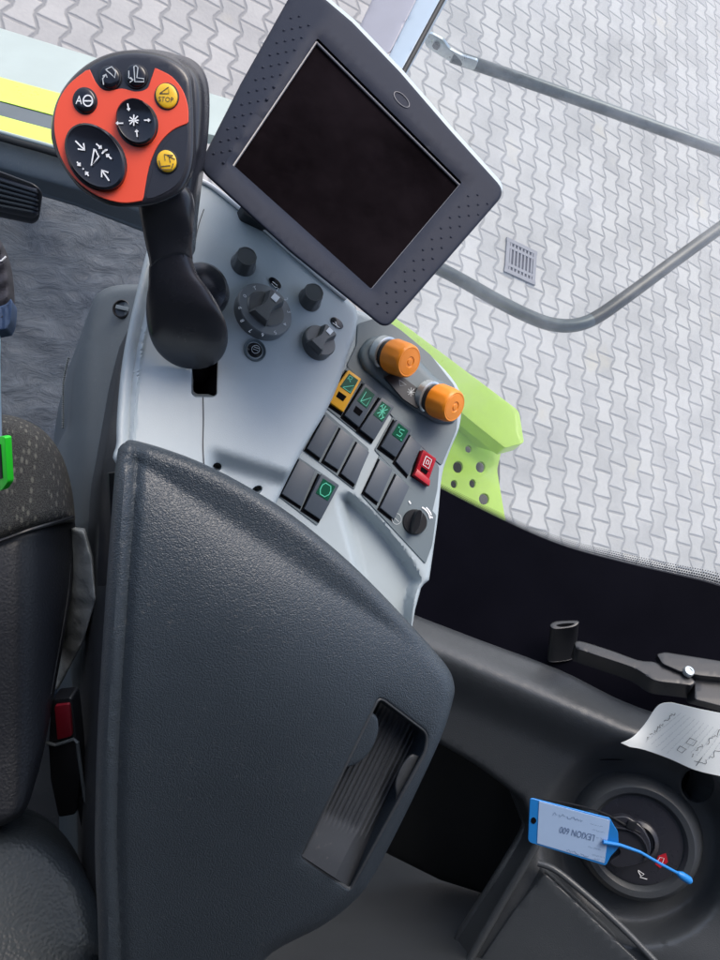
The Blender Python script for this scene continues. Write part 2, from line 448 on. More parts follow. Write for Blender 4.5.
# paving: bone-shaped interlocking stones, drawn from stone geometry (joint distance), not from light
PA = Vector((-0.1199, -0.9554, 0.2697)); PB = Vector((0.8723, -0.2311, -0.4309))
def mat_paving():
    m, nt, b = newmat('bone_paving'); L = nt.links.new
    def mth(op, a, b_=None, c=None):
        n = nt.nodes.new('ShaderNodeMath'); n.operation = op
        for i, q in enumerate((a, b_, c)):
            if q is None: continue
            if isinstance(q, (int, float)): n.inputs[i].default_value = q
            else: L(q, n.inputs[i])
        return n.outputs[0]
    tc = nt.nodes.new('ShaderNodeTexCoord')
    ns = nt.nodes.new('ShaderNodeTexNoise'); ns.inputs['Scale'].default_value = 1.6; ns.inputs['Detail'].default_value = 2
    L(tc.outputs['Object'], ns.inputs['Vector'])
    vm = nt.nodes.new('ShaderNodeVectorMath'); vm.operation = 'MULTIPLY_ADD'; L(ns.outputs['Color'], vm.inputs[0])
    vm.inputs[1].default_value = (.05, .05, 0); L(tc.outputs['Object'], vm.inputs[2])
    wa = (R3 @ PA); wb = (R3 @ PB)
    def dot(v):
        n = nt.nodes.new('ShaderNodeVectorMath'); n.operation = 'DOT_PRODUCT'; L(vm.outputs[0], n.inputs[0]); n.inputs[1].default_value = v
        return n.outputs['Value']
    y = mth('DIVIDE', dot(wa), .2); x = mth('DIVIDE', dot(wb), .1575)
    # side wave: trapezoid with period 1 in y, flips sign from one joint line to the next
    tri = mth('ABSOLUTE', mth('SUBTRACT', mth('MULTIPLY', mth('FRACT', y), 2.0), 1.0))     # 1 at integer y, 0 mid
    tz = mth('MULTIPLY', mth('SUBTRACT', tri, .5), 3.2)
    tz = mth('MINIMUM', mth('MAXIMUM', tz, -1.0), 1.0)                                    # trapezoid -1..1
    amp = .095
    # joint lines at x = k + (-1)^k * amp * tz
    def sgn(k): # (-1)^k
        return mth('SUBTRACT', 1.0, mth('MULTIPLY', mth('MODULO', mth('ABSOLUTE', k), 2.0), 2.0))
    k = mth('ROUND', x)
    line = mth('ADD', k, mth('MULTIPLY', sgn(k), mth('MULTIPLY', tz, amp)))
    dx = mth('MULTIPLY', mth('ABSOLUTE', mth('SUBTRACT', x, line)), .1575)
    # which column: below or above the line
    side = mth('GREATER_THAN', x, line)
    colm = mth('ADD', mth('SUBTRACT', k, 1.0), side)                                      # column between k-1.. or k..
    par = mth('MODULO', mth('ABSOLUTE', colm), 2.0)
    yy = mth('ADD', y, mth('MULTIPLY', par, .5))
    # columns that are widest at integer y have their cuts there
    fy = mth('FRACT', mth('ADD', yy, .5))
    dy = mth('MULTIPLY', mth('ABSOLUTE', mth('SUBTRACT', mth('FRACT', mth('ADD', yy, 0.0)), .5)), .2)
    stone = mth('FLOOR', mth('ADD', yy, .5))
    d = mth('MINIMUM', dx, dy)
    nj = nt.nodes.new('ShaderNodeTexNoise'); nj.inputs['Scale'].default_value = 28; nj.inputs['Detail'].default_value = 4; L(tc.outputs['Object'], nj.inputs['Vector'])
    d = mth('ADD', d, mth('MULTIPLY', mth('SUBTRACT', nj.outputs['Fac'], .5), .011))
    jn = nt.nodes.new('ShaderNodeMapRange'); jn.interpolation_type = 'SMOOTHSTEP'; jn.inputs[1].default_value = .002; jn.inputs[2].default_value = .017
    L(d, jn.inputs[0])
    cm = nt.nodes.new('ShaderNodeCombineXYZ'); L(colm, cm.inputs[0]); L(stone, cm.inputs[1])
    wn = nt.nodes.new('ShaderNodeTexWhiteNoise'); wn.noise_dimensions = '2D'; L(cm.outputs[0], wn.inputs['Vector'])
    n2 = nt.nodes.new('ShaderNodeTexNoise'); n2.inputs['Scale'].default_value = 3; n2.inputs['Detail'].default_value = 6; L(tc.outputs['Object'], n2.inputs['Vector'])
    n3 = nt.nodes.new('ShaderNodeTexNoise'); n3.inputs['Scale'].default_value = 40; n3.inputs['Detail'].default_value = 5; L(tc.outputs['Object'], n3.inputs['Vector'])
    t = mth('ADD', mth('MULTIPLY', wn.outputs['Value'], .38), mth('ADD', mth('MULTIPLY', n2.outputs['Fac'], .9), mth('MULTIPLY', n3.outputs['Fac'], .3)))
    r = nt.nodes.new('ShaderNodeValToRGB'); e = r.color_ramp.elements
    e[0].position = .35; e[0].color = (.245, .24, .233, 1); e[1].position = 1.05 if False else 1.0; e[1].color = (.375, .362, .345, 1)
    L(t, r.inputs[0])
    # sandy patches
    n4 = nt.nodes.new('ShaderNodeTexNoise'); n4.inputs['Scale'].default_value = 1.9; n4.inputs['Detail'].default_value = 3; L(tc.outputs['Object'], n4.inputs['Vector'])
    m4 = nt.nodes.new('ShaderNodeMapRange'); m4.inputs[1].default_value = .64; m4.inputs[2].default_value = .76; m4.inputs[4].default_value = .45; L(n4.outputs['Fac'], m4.inputs[0])
    mx0 = nt.nodes.new('ShaderNodeMixRGB'); L(m4.outputs[0], mx0.inputs[0]); L(r.outputs[0], mx0.inputs[1]); mx0.inputs[2].default_value = (.40, .36, .28, 1)
    mx = nt.nodes.new('ShaderNodeMixRGB'); L(jn.outputs[0], mx.inputs[0]); mx.inputs[1].default_value = (.215, .212, .21, 1); L(mx0.outputs[0], mx.inputs[2])
    L(mx.outputs[0], b.inputs['Base Color']); b.inputs['Roughness'].default_value = .85
    ad = mth('ADD', mth('MULTIPLY', jn.outputs[0], .006), mth('MULTIPLY', n3.outputs['Fac'], .002))
    bp = nt.nodes.new('ShaderNodeBump'); bp.inputs['Distance'].default_value = 1; L(ad, bp.inputs['Height']); L(bp.outputs[0], b.inputs['Normal'])
    return m
M['paving'] = mat_paving()
def mat_glass():
    m = bpy.data.materials.new('window_glass'); m.use_nodes = True; nt = m.node_tree; nt.nodes.clear(); L = nt.links.new
    o = nt.nodes.new('ShaderNodeOutputMaterial'); t = nt.nodes.new('ShaderNodeBsdfTransparent'); t.inputs[0].default_value = (.95, .985, .97, 1)
    g = nt.nodes.new('ShaderNodeBsdfGlossy'); g.inputs['Roughness'].default_value = .02; fr = nt.nodes.new('ShaderNodeFresnel'); fr.inputs[0].default_value = 1.4
    mx = nt.nodes.new('ShaderNodeMixShader'); L(fr.outputs[0], mx.inputs[0]); L(t.outputs[0], mx.inputs[1]); L(g.outputs[0], mx.inputs[2])
    d = nt.nodes.new('ShaderNodeBsdfDiffuse'); d.inputs[0].default_value = (.85, .88, .9, 1)
    tc = nt.nodes.new('ShaderNodeTexCoord'); n = nt.nodes.new('ShaderNodeTexNoise'); n.inputs['Scale'].default_value = 3.5; n.inputs['Detail'].default_value = 8; n.inputs['Roughness'].default_value = .7
    L(tc.outputs['Object'], n.inputs[0]); mr = nt.nodes.new('ShaderNodeMapRange'); mr.inputs[1].default_value = .45; mr.inputs[2].default_value = .85; mr.inputs[3].default_value = .04; mr.inputs[4].default_value = .28  # pane dirt plus a painted milky haze, as pale diffuse patches
    L(n.outputs['Fac'], mr.inputs[0]); m2 = nt.nodes.new('ShaderNodeMixShader'); L(mr.outputs[0], m2.inputs[0]); L(mx.outputs[0], m2.inputs[1]); L(d.outputs[0], m2.inputs[2])
    L(m2.outputs[0], o.inputs[0]); return m
M['glass'] = mat_glass()
def mat_frit():
    m, nt, b = newmat('printed_dot_edge'); L = nt.links.new
    uv = nt.nodes.new('ShaderNodeUVMap'); uv.uv_map = 'UVMap'
    sp = nt.nodes.new('ShaderNodeSeparateXYZ'); L(uv.outputs[0], sp.inputs[0])
    def mth(op, a, b_=None):
        n = nt.nodes.new('ShaderNodeMath'); n.operation = op
        for i, q in enumerate((a, b_)):
            if q is None: continue
            if isinstance(q, (int, float)): n.inputs[i].default_value = q
            else: L(q, n.inputs[i])
        return n.outputs[0]
    u = mth('MULTIPLY', sp.outputs[0], 1.0); v = mth('MULTIPLY', sp.outputs[1], 5.0)
    row = mth('FLOOR', v); fu = mth('SUBTRACT', mth('FRACT', mth('ADD', u, mth('MULTIPLY', row, .5))), .5); fv = mth('SUBTRACT', mth('FRACT', v), .5)
    rr = mth('SQRT', mth('ADD', mth('MULTIPLY', fu, fu), mth('MULTIPLY', fv, fv)))
    size = mth('SUBTRACT', .62, mth('MULTIPLY', sp.outputs[1], .42))
    a = mth('LESS_THAN', rr, size)
    b.inputs['Base Color'].default_value = (.006, .006, .008, 1); b.inputs['Roughness'].default_value = .3
    L(a, b.inputs['Alpha']); return m
M['frit_dots'] = mat_frit()
M['frit'] = plastic('black_ceramic_print', (.003, .003, .0055), .4, 0, 1, .2, spec=.03)

# ================================================================== SETTING
g0 = HZ(CAMH)
c0 = R3 @ Vector((0, 0, 0))
me = bpy.data.meshes.new('paving'); me.from_pydata([(-150, -150, 0), (150, -150, 0), (150, 150, 0), (-150, 150, 0)], [], [(0, 1, 2, 3)])
me.materials.append(M['paving']); pav = bpy.data.objects.new('paving', me); COL.objects.link(pav); setting(pav)

# drain grate let into the paving
dr = root('drain_grate', g0.at(520, 262), 'small square slotted drain grate let into the pale paving', 'drain')
a = PA * .13; b_ = PB * .13; c = g0.at(520, 262, .004)
def gbox(c, ha, hb, h0, h1): 
    V = [c + PA * i * ha + PB * j * hb + N * h for h in (h0, h1) for i, j in ((-1, -1), (1, -1), (1, 1), (-1, 1))]
    return V, [(3, 2, 1, 0), (4, 5, 6, 7), (0, 1, 5, 4), (1, 2, 6, 5), (2, 3, 7, 6), (3, 0, 4, 7)]
M['grate'] = plastic('grate_iron', (.17, .17, .19), .6, .0005, 200, .1, dirt=.4)
M['grate_dark'] = plastic('grate_shaft', (.05, .05, .07), .8, 0, 1, .2)
mb = MB(); mb.add(*gbox(c, .15, .15, -.003, .001)); mb.build('shaft', M['grate_dark'], dr)
mb = MB()
for s in (-1, 1):
    mb.add(*gbox(c + PA * s * .135, .016, .155, .0, .012)); mb.add(*gbox(c + PB * s * .135, .12, .016, .0, .0115))
    mb.add(*gbox(c + PA * s * .078, .012, .12, .0, .0105))
mb.build('frame', M['grate'], dr)
mb = MB()
for i in range(7):
    mb.add(*gbox(c + PB * (-.105 + i * .035), .118, .0075, .001, .0095))
mb.build('slats', M['grate'], dr)

# ------------------------------------------------------------------ cab floor
FL = HZ(1.38)
poly = [(-500, 20), (-120, 112), (60, 168), (215, 225), (330, 420), (420, 640), (520, 800), (620, 1250), (-500, 1250)]
V = [FL.at(x, y) for x, y in poly]; V2 = [v - N * .05 for v in V]; m = len(V)
o = mk('cab_floor', V + V2, [tuple(range(m)), tuple(range(m, 2 * m))[::-1]] + [(i, (i + 1) % m, (i + 1) % m + m, i + m) for i in range(m)], M['floor'], smooth=False)
setting(o)
FM = HZ(1.372)
matpoly = [(-300, 60), (-60, 132), (70, 176), (160, 200), (205, 235), (230, 330), (120, 560), (60, 700), (-300, 700)]
fm = sheet('floor_mat', rc(matpoly, 8), lambda x, y: FM.d(x, y) - .006 * noise.noise(Vector((x * .03, y * .05, 0))) - .004 * noise.noise(Vector((x * .09 + y * .05, y * .13, 3))), M['mat'],
      step=6, back=-N * .006, origin=FM.at(80, 350))
fm['label'] = 'wrinkled slate grey floor mat under the pedal and behind the joystick'; fm['category'] = 'floor mat'

# windscreen sill, seal
SL = Pl((0, 130, 1.28), (80, 170, 1.24), (0, 175, 1.33))
sill = root('window_sill', SL.at(30, 150), 'dusty grey sill with a black rubber seal below the windscreen edge, above the mat', 'window sill')
sheet('ledge', [(-200, 82), (0, 139), (62, 156), (150, 184), (230, 216), (225, 240), (160, 222), (80, 192), (0, 169), (-200, 110)], lambda x, y: SL.d(x, y) + .008 * math.sin((y - .28 * x) * .1), M['pedestal'], sill, step=5, roll=4, roll_d=.006, back=-N * .05)
mb = MB()
sp_ = [(-200, 78), (0, 136.5), (55, 152), (130, 176), (215, 208)]
mb.add(*tube([SL.at(x, y, .006) for x, y in cr(sp_, 6, False)], .0062)); mb.build('rubber_seal', M['seal'], sill)
mb = MB(); mb.add(*tube([SL.at(x, y - 4.5, .0) for x, y in cr(sp_, 6, False)], .004)); mb.build('chrome_strip', M['pale_strip'], sill)

# lime machine body outside, front left
BL = Pl((0, 100, 1.9), (100, 130, 1.9), (0, 60, 2.05))
body = root('machine_hood', BL.at(30, 110), 'lime green machine bodywork with a dark grey stripe seen past the joystick head', 'machine body')
def band(name, top, bot, mat, x0, x1, lift, th=.03):
    pts = [(x0, top(x0)), (x1, top(x1)), (x1, bot(x1)), (x0, bot(x0))]
    sheet(name, pts, lambda x, y: BL.d(x, y) - lift, mat, body, step=14, roll=2, roll_d=.006, back=-N * th)
sl = .27
band('upper_panel', lambda x: 77 + sl * x, lambda x: 101 + sl * x, M['lime'], -260, 128, .012)
band('stripe', lambda x: 100.5 + sl * x, lambda x: 116 + sl * x, M['bandgrey'], -260, 128, .004)
band('lower_panel', lambda x: 115.5 + sl * x, lambda x: 137 + sl * x, M['lime'], -260, 128, .012)
band('windscreen_reflection', lambda x: 28 + sl * x * 1.15, lambda x: 78 + sl * x, M['pale_strip'], -260, 262, .0, .04)  # windscreen reflection painted in as a pale strip above the lime
band('lower_rim', lambda x: 136.5 + sl * x, lambda x: 160 + sl * x, M['pale_strip'], -260, 262, .0, .04)

# brake pedal
PP = Pl((10, 195, 1.16), (40, 200, 1.15), (10, 215, 1.20))
ped = root('foot_pedal', FM.at(0, 215), 'black ribbed rubber foot pedal at the left edge above the mat', 'pedal')
po = rc([(-40, 158), (0, 171), (35, 184), (43, 192), (40, 214), (34, 219), (0, 212), (-40, 203)], [2, 0, 6, 6, 6, 6, 0, 2])
sheet('pad', po, lambda x, y: PP.d(x, y), M['black'], ped, step=5, roll=4, roll_d=.006, back=-N * .018)
mb = MB()
for k in range(6):
    t = (k + .5) / 6
    L_ = [(-40, 163 + 36 * t), (0, 176 + 31 * t), (33, 187 + 26 * t), (36 + 2 * (1 - t), 188.5 + 26 * t)]
    mb.add(*tube([PP.at(x, y, .001) for x, y in cr(L_, 4, False)], .0038, 8))
mb.build('rib', M['soft'], ped)
mb = MB(); mb.add(*tube([PP.at(-20, 190, -.01), PP.at(-25, 200, -.06), FM.at(-30, 215)], .012)); mb.build('pedal_arm', M['black'], ped)

# ------------------------------------------------------------------ right window
WP = Pl((430, 490, 1.16), (720, 590, 1.02), (600, 50, 1.36))
win = root('side_window', WP.at(600, 640), 'clear side window pane with a broad black printed lower border', 'window')
edge = [(395, 462), (430, 483), (500, 519), (560, 545), (620, 562), (680, 576), (712, 584), (760, 600)]
E_ = cr(edge, 6, False)
top = [(760, -60), (447, -60), (385, 100), (395, 462)]
glass_out = [(395, 700), (395, 462), (380, 200), (398, 78), (475, -60), (800, -60), (800, 760), (600, 760)]
V = [WP.at(x, y) for x, y in glass_out]; V2 = [v - WP.n * .004 for v in V]; m = len(V)
mk('pane', V, [tuple(range(m))], M['glass'], win, smooth=False)
fr = [(x, y) for x, y in E_] + [(760, 760), (600, 760), (395, 690)]
V = [WP.at(x, y, .0015) for x, y in fr]
def ngon_plate(name, poly, pl, h, th, mat, parent):
    V = [pl.at(x, y, h) for x, y in poly]; V2 = [v - pl.n * th for v in V]; m = len(V)
    t = geometry.tessellate_polygon([[Vector((x, y, 0)) for x, y in poly]])
    Fc = [tuple(f) for f in t] + [tuple(i + m for i in f[::-1]) for f in t] + [(i, (i + 1) % m, (i + 1) % m + m, i + m) for i in range(m)]
    return mk(name, V + V2, Fc, mat, parent, smooth=False)
ngon_plate('black_border', fr, WP, .0015, .001, M['frit'], win)
# dotted fade along the printed border, with its own UVs
me = bpy.data.meshes.new('dotted_edge'); Vd = []; Fd = []; UV = []
acc = 0; prevp = None
W0 = lambda i: 3.0 + 11.0 * (i / (len(E_) - 1))
for i, (x, y) in enumerate(E_):
    a_ = WP.at(x, y + .6, .0012); b2 = WP.at(x + .25 * W0(i), y - W0(i), .0012)
    if prevp is not None: acc += (a_ - prevp).length
    prevp = a_; Vd += [a_, b2]; UV += [(acc / .0034, 0), (acc / .0034, 1)]
Fd = [(2 * i, 2 * i + 2, 2 * i + 3, 2 * i + 1) for i in range(len(E_) - 1)]
base = win.location
me.from_pydata([tuple(W(v) - base) for v in Vd], [], Fd)
uvl = me.uv_layers.new(name='UVMap')
for l in me.loops: uvl.data[l.index].uv = UV[l.vertex_index]
me.materials.append(M['frit_dots']); o = bpy.data.objects.new('dotted_edge', me); COL.objects.link(o); o.parent = win

# window pillar (top)
PPn = Pl((400, 20, 1.22), (440, 20, 1.19), (380, 90, 1.15))
pil = root('window_pillar', PPn.at(370, 110), 'pale lavender grey window pillar with black rubber seal, rising behind the monitor', 'pillar')
bk = Vector((.01, .02, -.05))
sheet('post', [(393, -30), (432, -30), (384, 66), (352, 130), (310, 130), (352, 42), (372, 0)], lambda x, y: PPn.d(x, y), M['pillar'], pil, step=8, roll=3, roll_d=.006, back=bk)
sheet('inner_trim', [(431, -30), (458, -30), (441, 0), (401, 72), (364, 140), (352, 130), (384, 66)], lambda x, y: PPn.d(x, y) - .004, M['pillar2'], pil, step=6, roll=2, roll_d=.004, back=bk)
mb = MB(); mb.add(*tube([PPn.at(x, y) for x, y in [(461, -32), (442.5, 0), (422, 38), (402, 75), (366, 142)]], .0042)); mb.build('rubber_seal', M['seal'], pil)

# ------------------------------------------------------------------ rails outside
r1 = root('stay_bar', P(435, 45, 1.55), 'straight galvanised bar bolted through its flattened end, crossing the top right window', 'metal bar')
dA = 1.52
pts = [P(452, 56, dA), P(520, 79, dA + .04), P(600, 107, dA + .1), P(680, 136, dA + .15), P(790, 176, dA + .2)]
mb = MB(); V, Fc = tube(pts, .0135, 20); mb.add(V, Fc); mb.build('bar', M['steel'], r1)
RP = Pl((436, 46, 1.51), (460, 58, 1.51), (430, 60, 1.55))
V, Fc = block(rc([(423, 37), (430, 33), (443, 40), (449, 49), (462, 56), (478, 61), (474, 71), (452, 63), (440, 56), (426, 47)], 3), RP, -.006, .0, .0015)
MB().add(V, Fc).build('flattened_end', M['zinc'], r1)
mb = MB(); mb.add(*lathe(RP.at(437, 44.5, .0), RP.n, [(.0135, 0), (.0135, .0015), (.0128, .002)], 28)); mb.build('washer', M['zinc'], r1)
mb = MB(); mb.add(*lathe(RP.at(437, 44.5, .002), RP.n, [(.0082, 0), (.0082, .0048), (.0072, .0055)], 6)); mb.build('bolt', M['steel_dark'], r1)
r2 = root('handrail', P(570, 325, 1.6), 'bent tubular steel handrail curving upward outside the window, darker on its rising side', 'handrail')
hp = [(330, 215, 1.62), (400, 250, 1.62), (450, 274, 1.62), (500, 302, 1.60), (535, 319, 1.59), (556, 325, 1.59), (576, 325, 1.59), (597, 317, 1.60), (630, 294, 1.62), (680, 257, 1.67), (735, 217, 1.74), (820, 155, 1.82)]
hs = cr(hp, 8, False); k = 55
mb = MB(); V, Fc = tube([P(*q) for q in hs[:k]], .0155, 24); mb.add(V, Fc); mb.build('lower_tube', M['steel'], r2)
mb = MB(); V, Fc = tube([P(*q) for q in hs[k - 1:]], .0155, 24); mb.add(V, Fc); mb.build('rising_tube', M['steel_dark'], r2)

# lime bracket with holes outside the window
GP = Pl((470, 470, 1.40), (500, 500, 1.40), (490, 430, 1.46))
lb = root('perforated_bracket', GP.at(470, 520), 'folded lime green sheet metal bracket with round holes, beside the orange knobs', 'bracket')
hl = [ell(*q) for q in ((468.5, 449, 3.2, 3.6), (458, 467, 5, 5.8), (480.5, 467, 4.6, 5.6), (454, 484, 3.2, 4), (472.5, 483.5, 3.2, 4.2), (484, 499, 5, 5.6))]
sheet('perforated_plate', rc([(380, 400), (440, 395), (502, 448), (497, 470), (502, 500), (507, 530), (490, 560), (380, 560)], 3), lambda x, y: GP.d(x, y) - .004 * noise.noise(Vector((x * .04, y * .04, 1))), M['lime_dust'], lb, holes=hl, step=7, hroll=.8, hroll_d=.001, back=-GP.n * .005)
sheet('backing_panel', [(430, 425), (500, 460), (499, 530), (430, 530)], lambda x, y: GP.d(x, y) + .06, M['black'], lb, step=12, back=-GP.n * .01)
GF = Pl((400, 330, 1.40), (520, 440, 1.38), (500, 400, 1.405))
sheet('top_flange', rc([(370, 300), (398, 320), (519, 411), (524, 443), (505, 448), (470, 420), (380, 345)], [0, 2, 5, 3, 2, 0, 0]), lambda x, y: GF.d(x, y), M['lime'], lb, step=7, roll=.8, roll_d=.001, back=Vector((-.01, -.012, -.03)))
GS = Pl((400, 365, 1.41), (505, 449, 1.39), (440, 420, 1.44))
sheet('fold', [(380, 345), (470, 419), (505, 447), (497, 452), (460, 440), (380, 400)], lambda x, y: GS.d(x, y), M['lime'], lb, step=7, back=-GP.n * .004)

# ================================================================== CONSOLE
HA = .600
PAh = HZ(HA)
def gs(x, y, cx, cy, sx, sy, rot=0):
    c, s = math.cos(rot), math.sin(rot); dx, dy = x - cx, y - cy
    u = (dx * c + dy * s) / sx; v = (-dx * s + dy * c) / sy
    return math.exp(-(u * u + v * v) / 2)
def sstep(t): t = min(1, max(0, t)); return t * t * (3 - 2 * t)
def lerp_line(pts, y):
    for (y0, x0), (y1, x1) in zip(pts, pts[1:]):
        if y <= y1: return x0 + (x1 - x0) * max(0, (y - y0)) / (y1 - y0)
    return pts[-1][1]
LEFT = [(170, 190), (205, 165), (240, 150), (290, 137), (345, 125), (390, 119), (440, 116), (480, 115)]
def surfA(x, y):
    d = PAh.d(x, y)
    xl = lerp_line(LEFT, y); u = x - xl
    d += .0045 * math.exp(-((u - 12.5) / 3.2) ** 2)                        # channel inside the left rim
    d -= .0015 * math.exp(-((u - 17.5) / 1.4) ** 2)
    d += .004 * sstep((u - 14) / 6)
    d -= .008 * gs(x, y, 262, 330, 55, 90, .35)                       # broad crown under the knobs
    d += .018 * sstep((y - (446 + max(0, (x - 215)) * .30)) / 22.0) * sstep((x - 203) / 18) * sstep((325 - x) / 30)      # dished foot with screws
    d += .03 * sstep((x - 300 - (y - 440) * -.55) / 70) * .2
    return d
outA = cr([(196, 176), (216, 188), (262, 226), (318, 275), (348, 300), (357, 312), (356, 330), (349, 352), (338, 385), (324, 415), (306, 444), (288, 478), (268, 520)], 5, False) + \
       cr([(240, 525), (124, 470), (116.5, 441), (119, 390), (125, 345), (137, 290), (150, 240), (165, 205), (184, 180)], 5, False)
con = root('control_console', PAh.at(260, 480, -.25), 'pale blue grey control console with rotary dials, rocker switches and orange knobs', 'control console')
holesA = [rc([(192, 354), (218, 354), (217, 394), (213.5, 397), (195, 397), (191.5, 394)], [0, 0, 2, 2, 2, 2]),
          ell(217, 467, 4.6, 4.2, -30, 20), ell(257, 490, 5.6, 3.8, -30, 20)]
shA = sheet('dial_housing', outA, surfA, M['shell'], con, holes=holesA, step=3.6, roll=4.5, roll_d=.007, hroll=1.0, hroll_d=.001, ostep=4, back=ray(230, 330) * .03, extra_rings=(6, 9, 12.5, 15, 17.5, 20))
# slot well and screws
mb = MB()
pl_ = PAh.off(-.03)
for hp_ in (holesA[0],):
    m = len(hp_); hq = grow(hp_, -.5); V = [P(x, y, surfA(x, y) + .0012) for x, y in hq] + [P(x, y, surfA(x, y)) - N * .06 for x, y in hq]
    mb.add(V, [(i, (i + 1) % m, (i + 1) % m + m, i + m) for i in range(m)] + [tuple(range(m, 2 * m))])
mb.build('lever_slot', M['void'], con, smooth=False)
for (x, y) in ((217, 467), (257, 490)):
    c = P(x, y, surfA(x, y) + .012)
    mb = MB(); mb.add(*lathe(c - N * .004, N, [(.0062, 0), (.0062, .001), (.0042, .0015), (.0042, .0045), (.003, .0055), (.0024, .0045), (.0024, .002), (0, .002)], 24)); mb.build('screw', M['knob'], con)
# thin seams moulded in the shell
def surfline(pts, w, mat, name, lift=.0006, surf=surfA):
    q = cr(pts, 6, False); V = []; Fc = []
    for i, (x, y) in enumerate(q):
        a = Vector(q[max(0, i - 1)]); b = Vector(q[min(len(q) - 1, i + 1)]); t = (b - a).normalized(); nx, ny = -t.y * w / 2, t.x * w / 2
        V += [P(x + nx, y + ny, surf(x + nx, y + ny) - lift), P(x - nx, y - ny, surf(x - nx, y - ny) - lift)]
    Fc = [(2 * i, 2 * i + 1, 2 * i + 3, 2 * i + 2) for i in range(len(q) - 1)]
    return mk(name, V, Fc, mat, con)
surfline([(203, 397), (203.5, 420), (203, 445), (204, 465)], 1.1, M['ink'], 'seam')
surfline([(204, 209), (199, 224), (195, 242)], .9, M['ink'], 'seam')
# pale lip of the housing along the monitor
mb = MB(); mb.add(*tube([P(x, y, surfA(x, y) - .002) for x, y in cr([(202, 181), (217, 190), (262, 227), (318, 276), (346, 299)], 6, False)], .0022, 10)); mb.build('edge_lip', M['white'], con)

# ---- rotary controls on the housing
def nrm(x, y, s=surfA):
    a = P(x + 2, y, s(x + 2, y)) - P(x - 2, y, s(x - 2, y)); b = P(x, y - 2, s(x, y - 2)) - P(x, y + 2, s(x, y + 2))
    n = a.cross(b).normalized(); return n if n.z > 0 else -n
KN = (N * .75 + Vector((.30, .02, .35))).normalized()
KN2 = Vector((0.12, -0.05, 1.0)).normalized()
def potknob(x, y, name='adjuster_knob'):
    c = P(x, y, surfA(x, y) + .001); ax = Vector((.36, .22, .9)).normalized()
    k = MB().add(*lathe(c, ax, [(.0125, -.004), (.0128, .0), (.0124, .002), (.0104, .0045), (.0100, .016), (.0094, .0172), (.0088, .0172), (.0085, .0168), (0, .0168)], 60,
        wob=lambda t, h: 1 + (.03 * math.copysign(abs(math.sin(t * 9)) ** .5, math.sin(t * 9)) if .003 < h < .0165 else 0))).build(name, M['knob'], con, ang=50)
    return k
potknob(243, 265); potknob(309, 300)
def selector(x, y, r, a_grip, label=None, ring=None):
    """round dial with a raised bow-tie grip and a white pointer"""
    ax = (N + Vector((.11, .17, -.05))).normalized(); c = P(x, y, surfA(x, y) - .004)
    pl = Pl((x, y, surfA(x, y) - .004), n=ax)
    if ring:
        rg = MB().add(*lathe(c, ax, [(ring * .62, -.004), (ring * .62, .0022), (ring * .66, .003), (ring * .97, .003), (ring, .0018), (ring, -.010)], 64)).build('scale_ring', M['dial'], con)
        lab(rg, 'grey scale ring printed with numbers')
        mb = MB(); q = pl.off(.0034)
        rp = ring / pl.d(x, y) * F * .82
        chars = ['1', '2', '3', '4', '5', '6', '7', '8', '9', '0', 'T']
        for i, ch in enumerate(chars):
            a = -58 + i * 30.5
            mb.add(*text(ch, x + rp * math.cos(math.radians(a)), y + rp * math.sin(math.radians(a)), 5.4, a + 90, q, 0))
        mb.build('numbers', M['white'], rg, smooth=False)
    base = MB().add(*lathe(c, ax, [(r, -.010), (r, .003), (r * .94, .0042), (r * .80, .0042), (0, .0035)], 56)).build('dial', M['knob'], con)
    u = Vector((math.cos(math.radians(a_grip)), -math.sin(math.radians(a_grip)), 0)); u = (u - ax * u.dot(ax)).normalized(); v = ax.cross(u)
    V = []; m = 15
    prof = []
    for i in range(m):                                # bow tie: wide at the ends, waisted in the middle
        t = -1 + 2 * i / (m - 1); wd = (.27 + .30 * abs(t) ** 1.6) * r
        if abs(t) > .9: wd *= .8
        prof.append((t * r * .92, wd))
    for h, k in ((.002, 1.12), (.0085, .95), (.0105, .78)):
        for (t, wd) in prof: V.append(c + u * t * (1 if h < .009 else .95) + v * wd * k + ax * h)
        for (t, wd) in prof[::-1]: V.append(c + u * t * (1 if h < .009 else .95) - v * wd * k + ax * h)
    n_ = 2 * m; Fc = []
    for l in range(2):
        for i in range(n_): Fc.append((l * n_ + i, l * n_ + (i + 1) % n_, (l + 1) * n_ + (i + 1) % n_, (l + 1) * n_ + i))
    for i in range(m - 1): Fc.append((2 * n_ + i, 2 * n_ + i + 1, 3 * n_ - 2 - i, 3 * n_ - 1 - i))
    g = mk('grip', V, Fc, M['knob'], base, ang=35)
    tip = c + u * r * .60 + ax * .0112
    V = [tip + u * a * r + v * b * r for a, b in ((-.20, -.17), (.22, -.17), (.22, .17), (-.20, .17))]; V2 = [p - ax * .002 for p in V]
    mk('pointer', V2 + V, [(4, 5, 6, 7), (0, 1, 5, 4), (1, 2, 6, 5), (2, 3, 7, 6), (3, 0, 4, 7)], M['white'], base, smooth=False)
    return base
selector(264.5, 310.5, .0195, -50, ring=.0285)
selector(319, 342, .0172, -46)
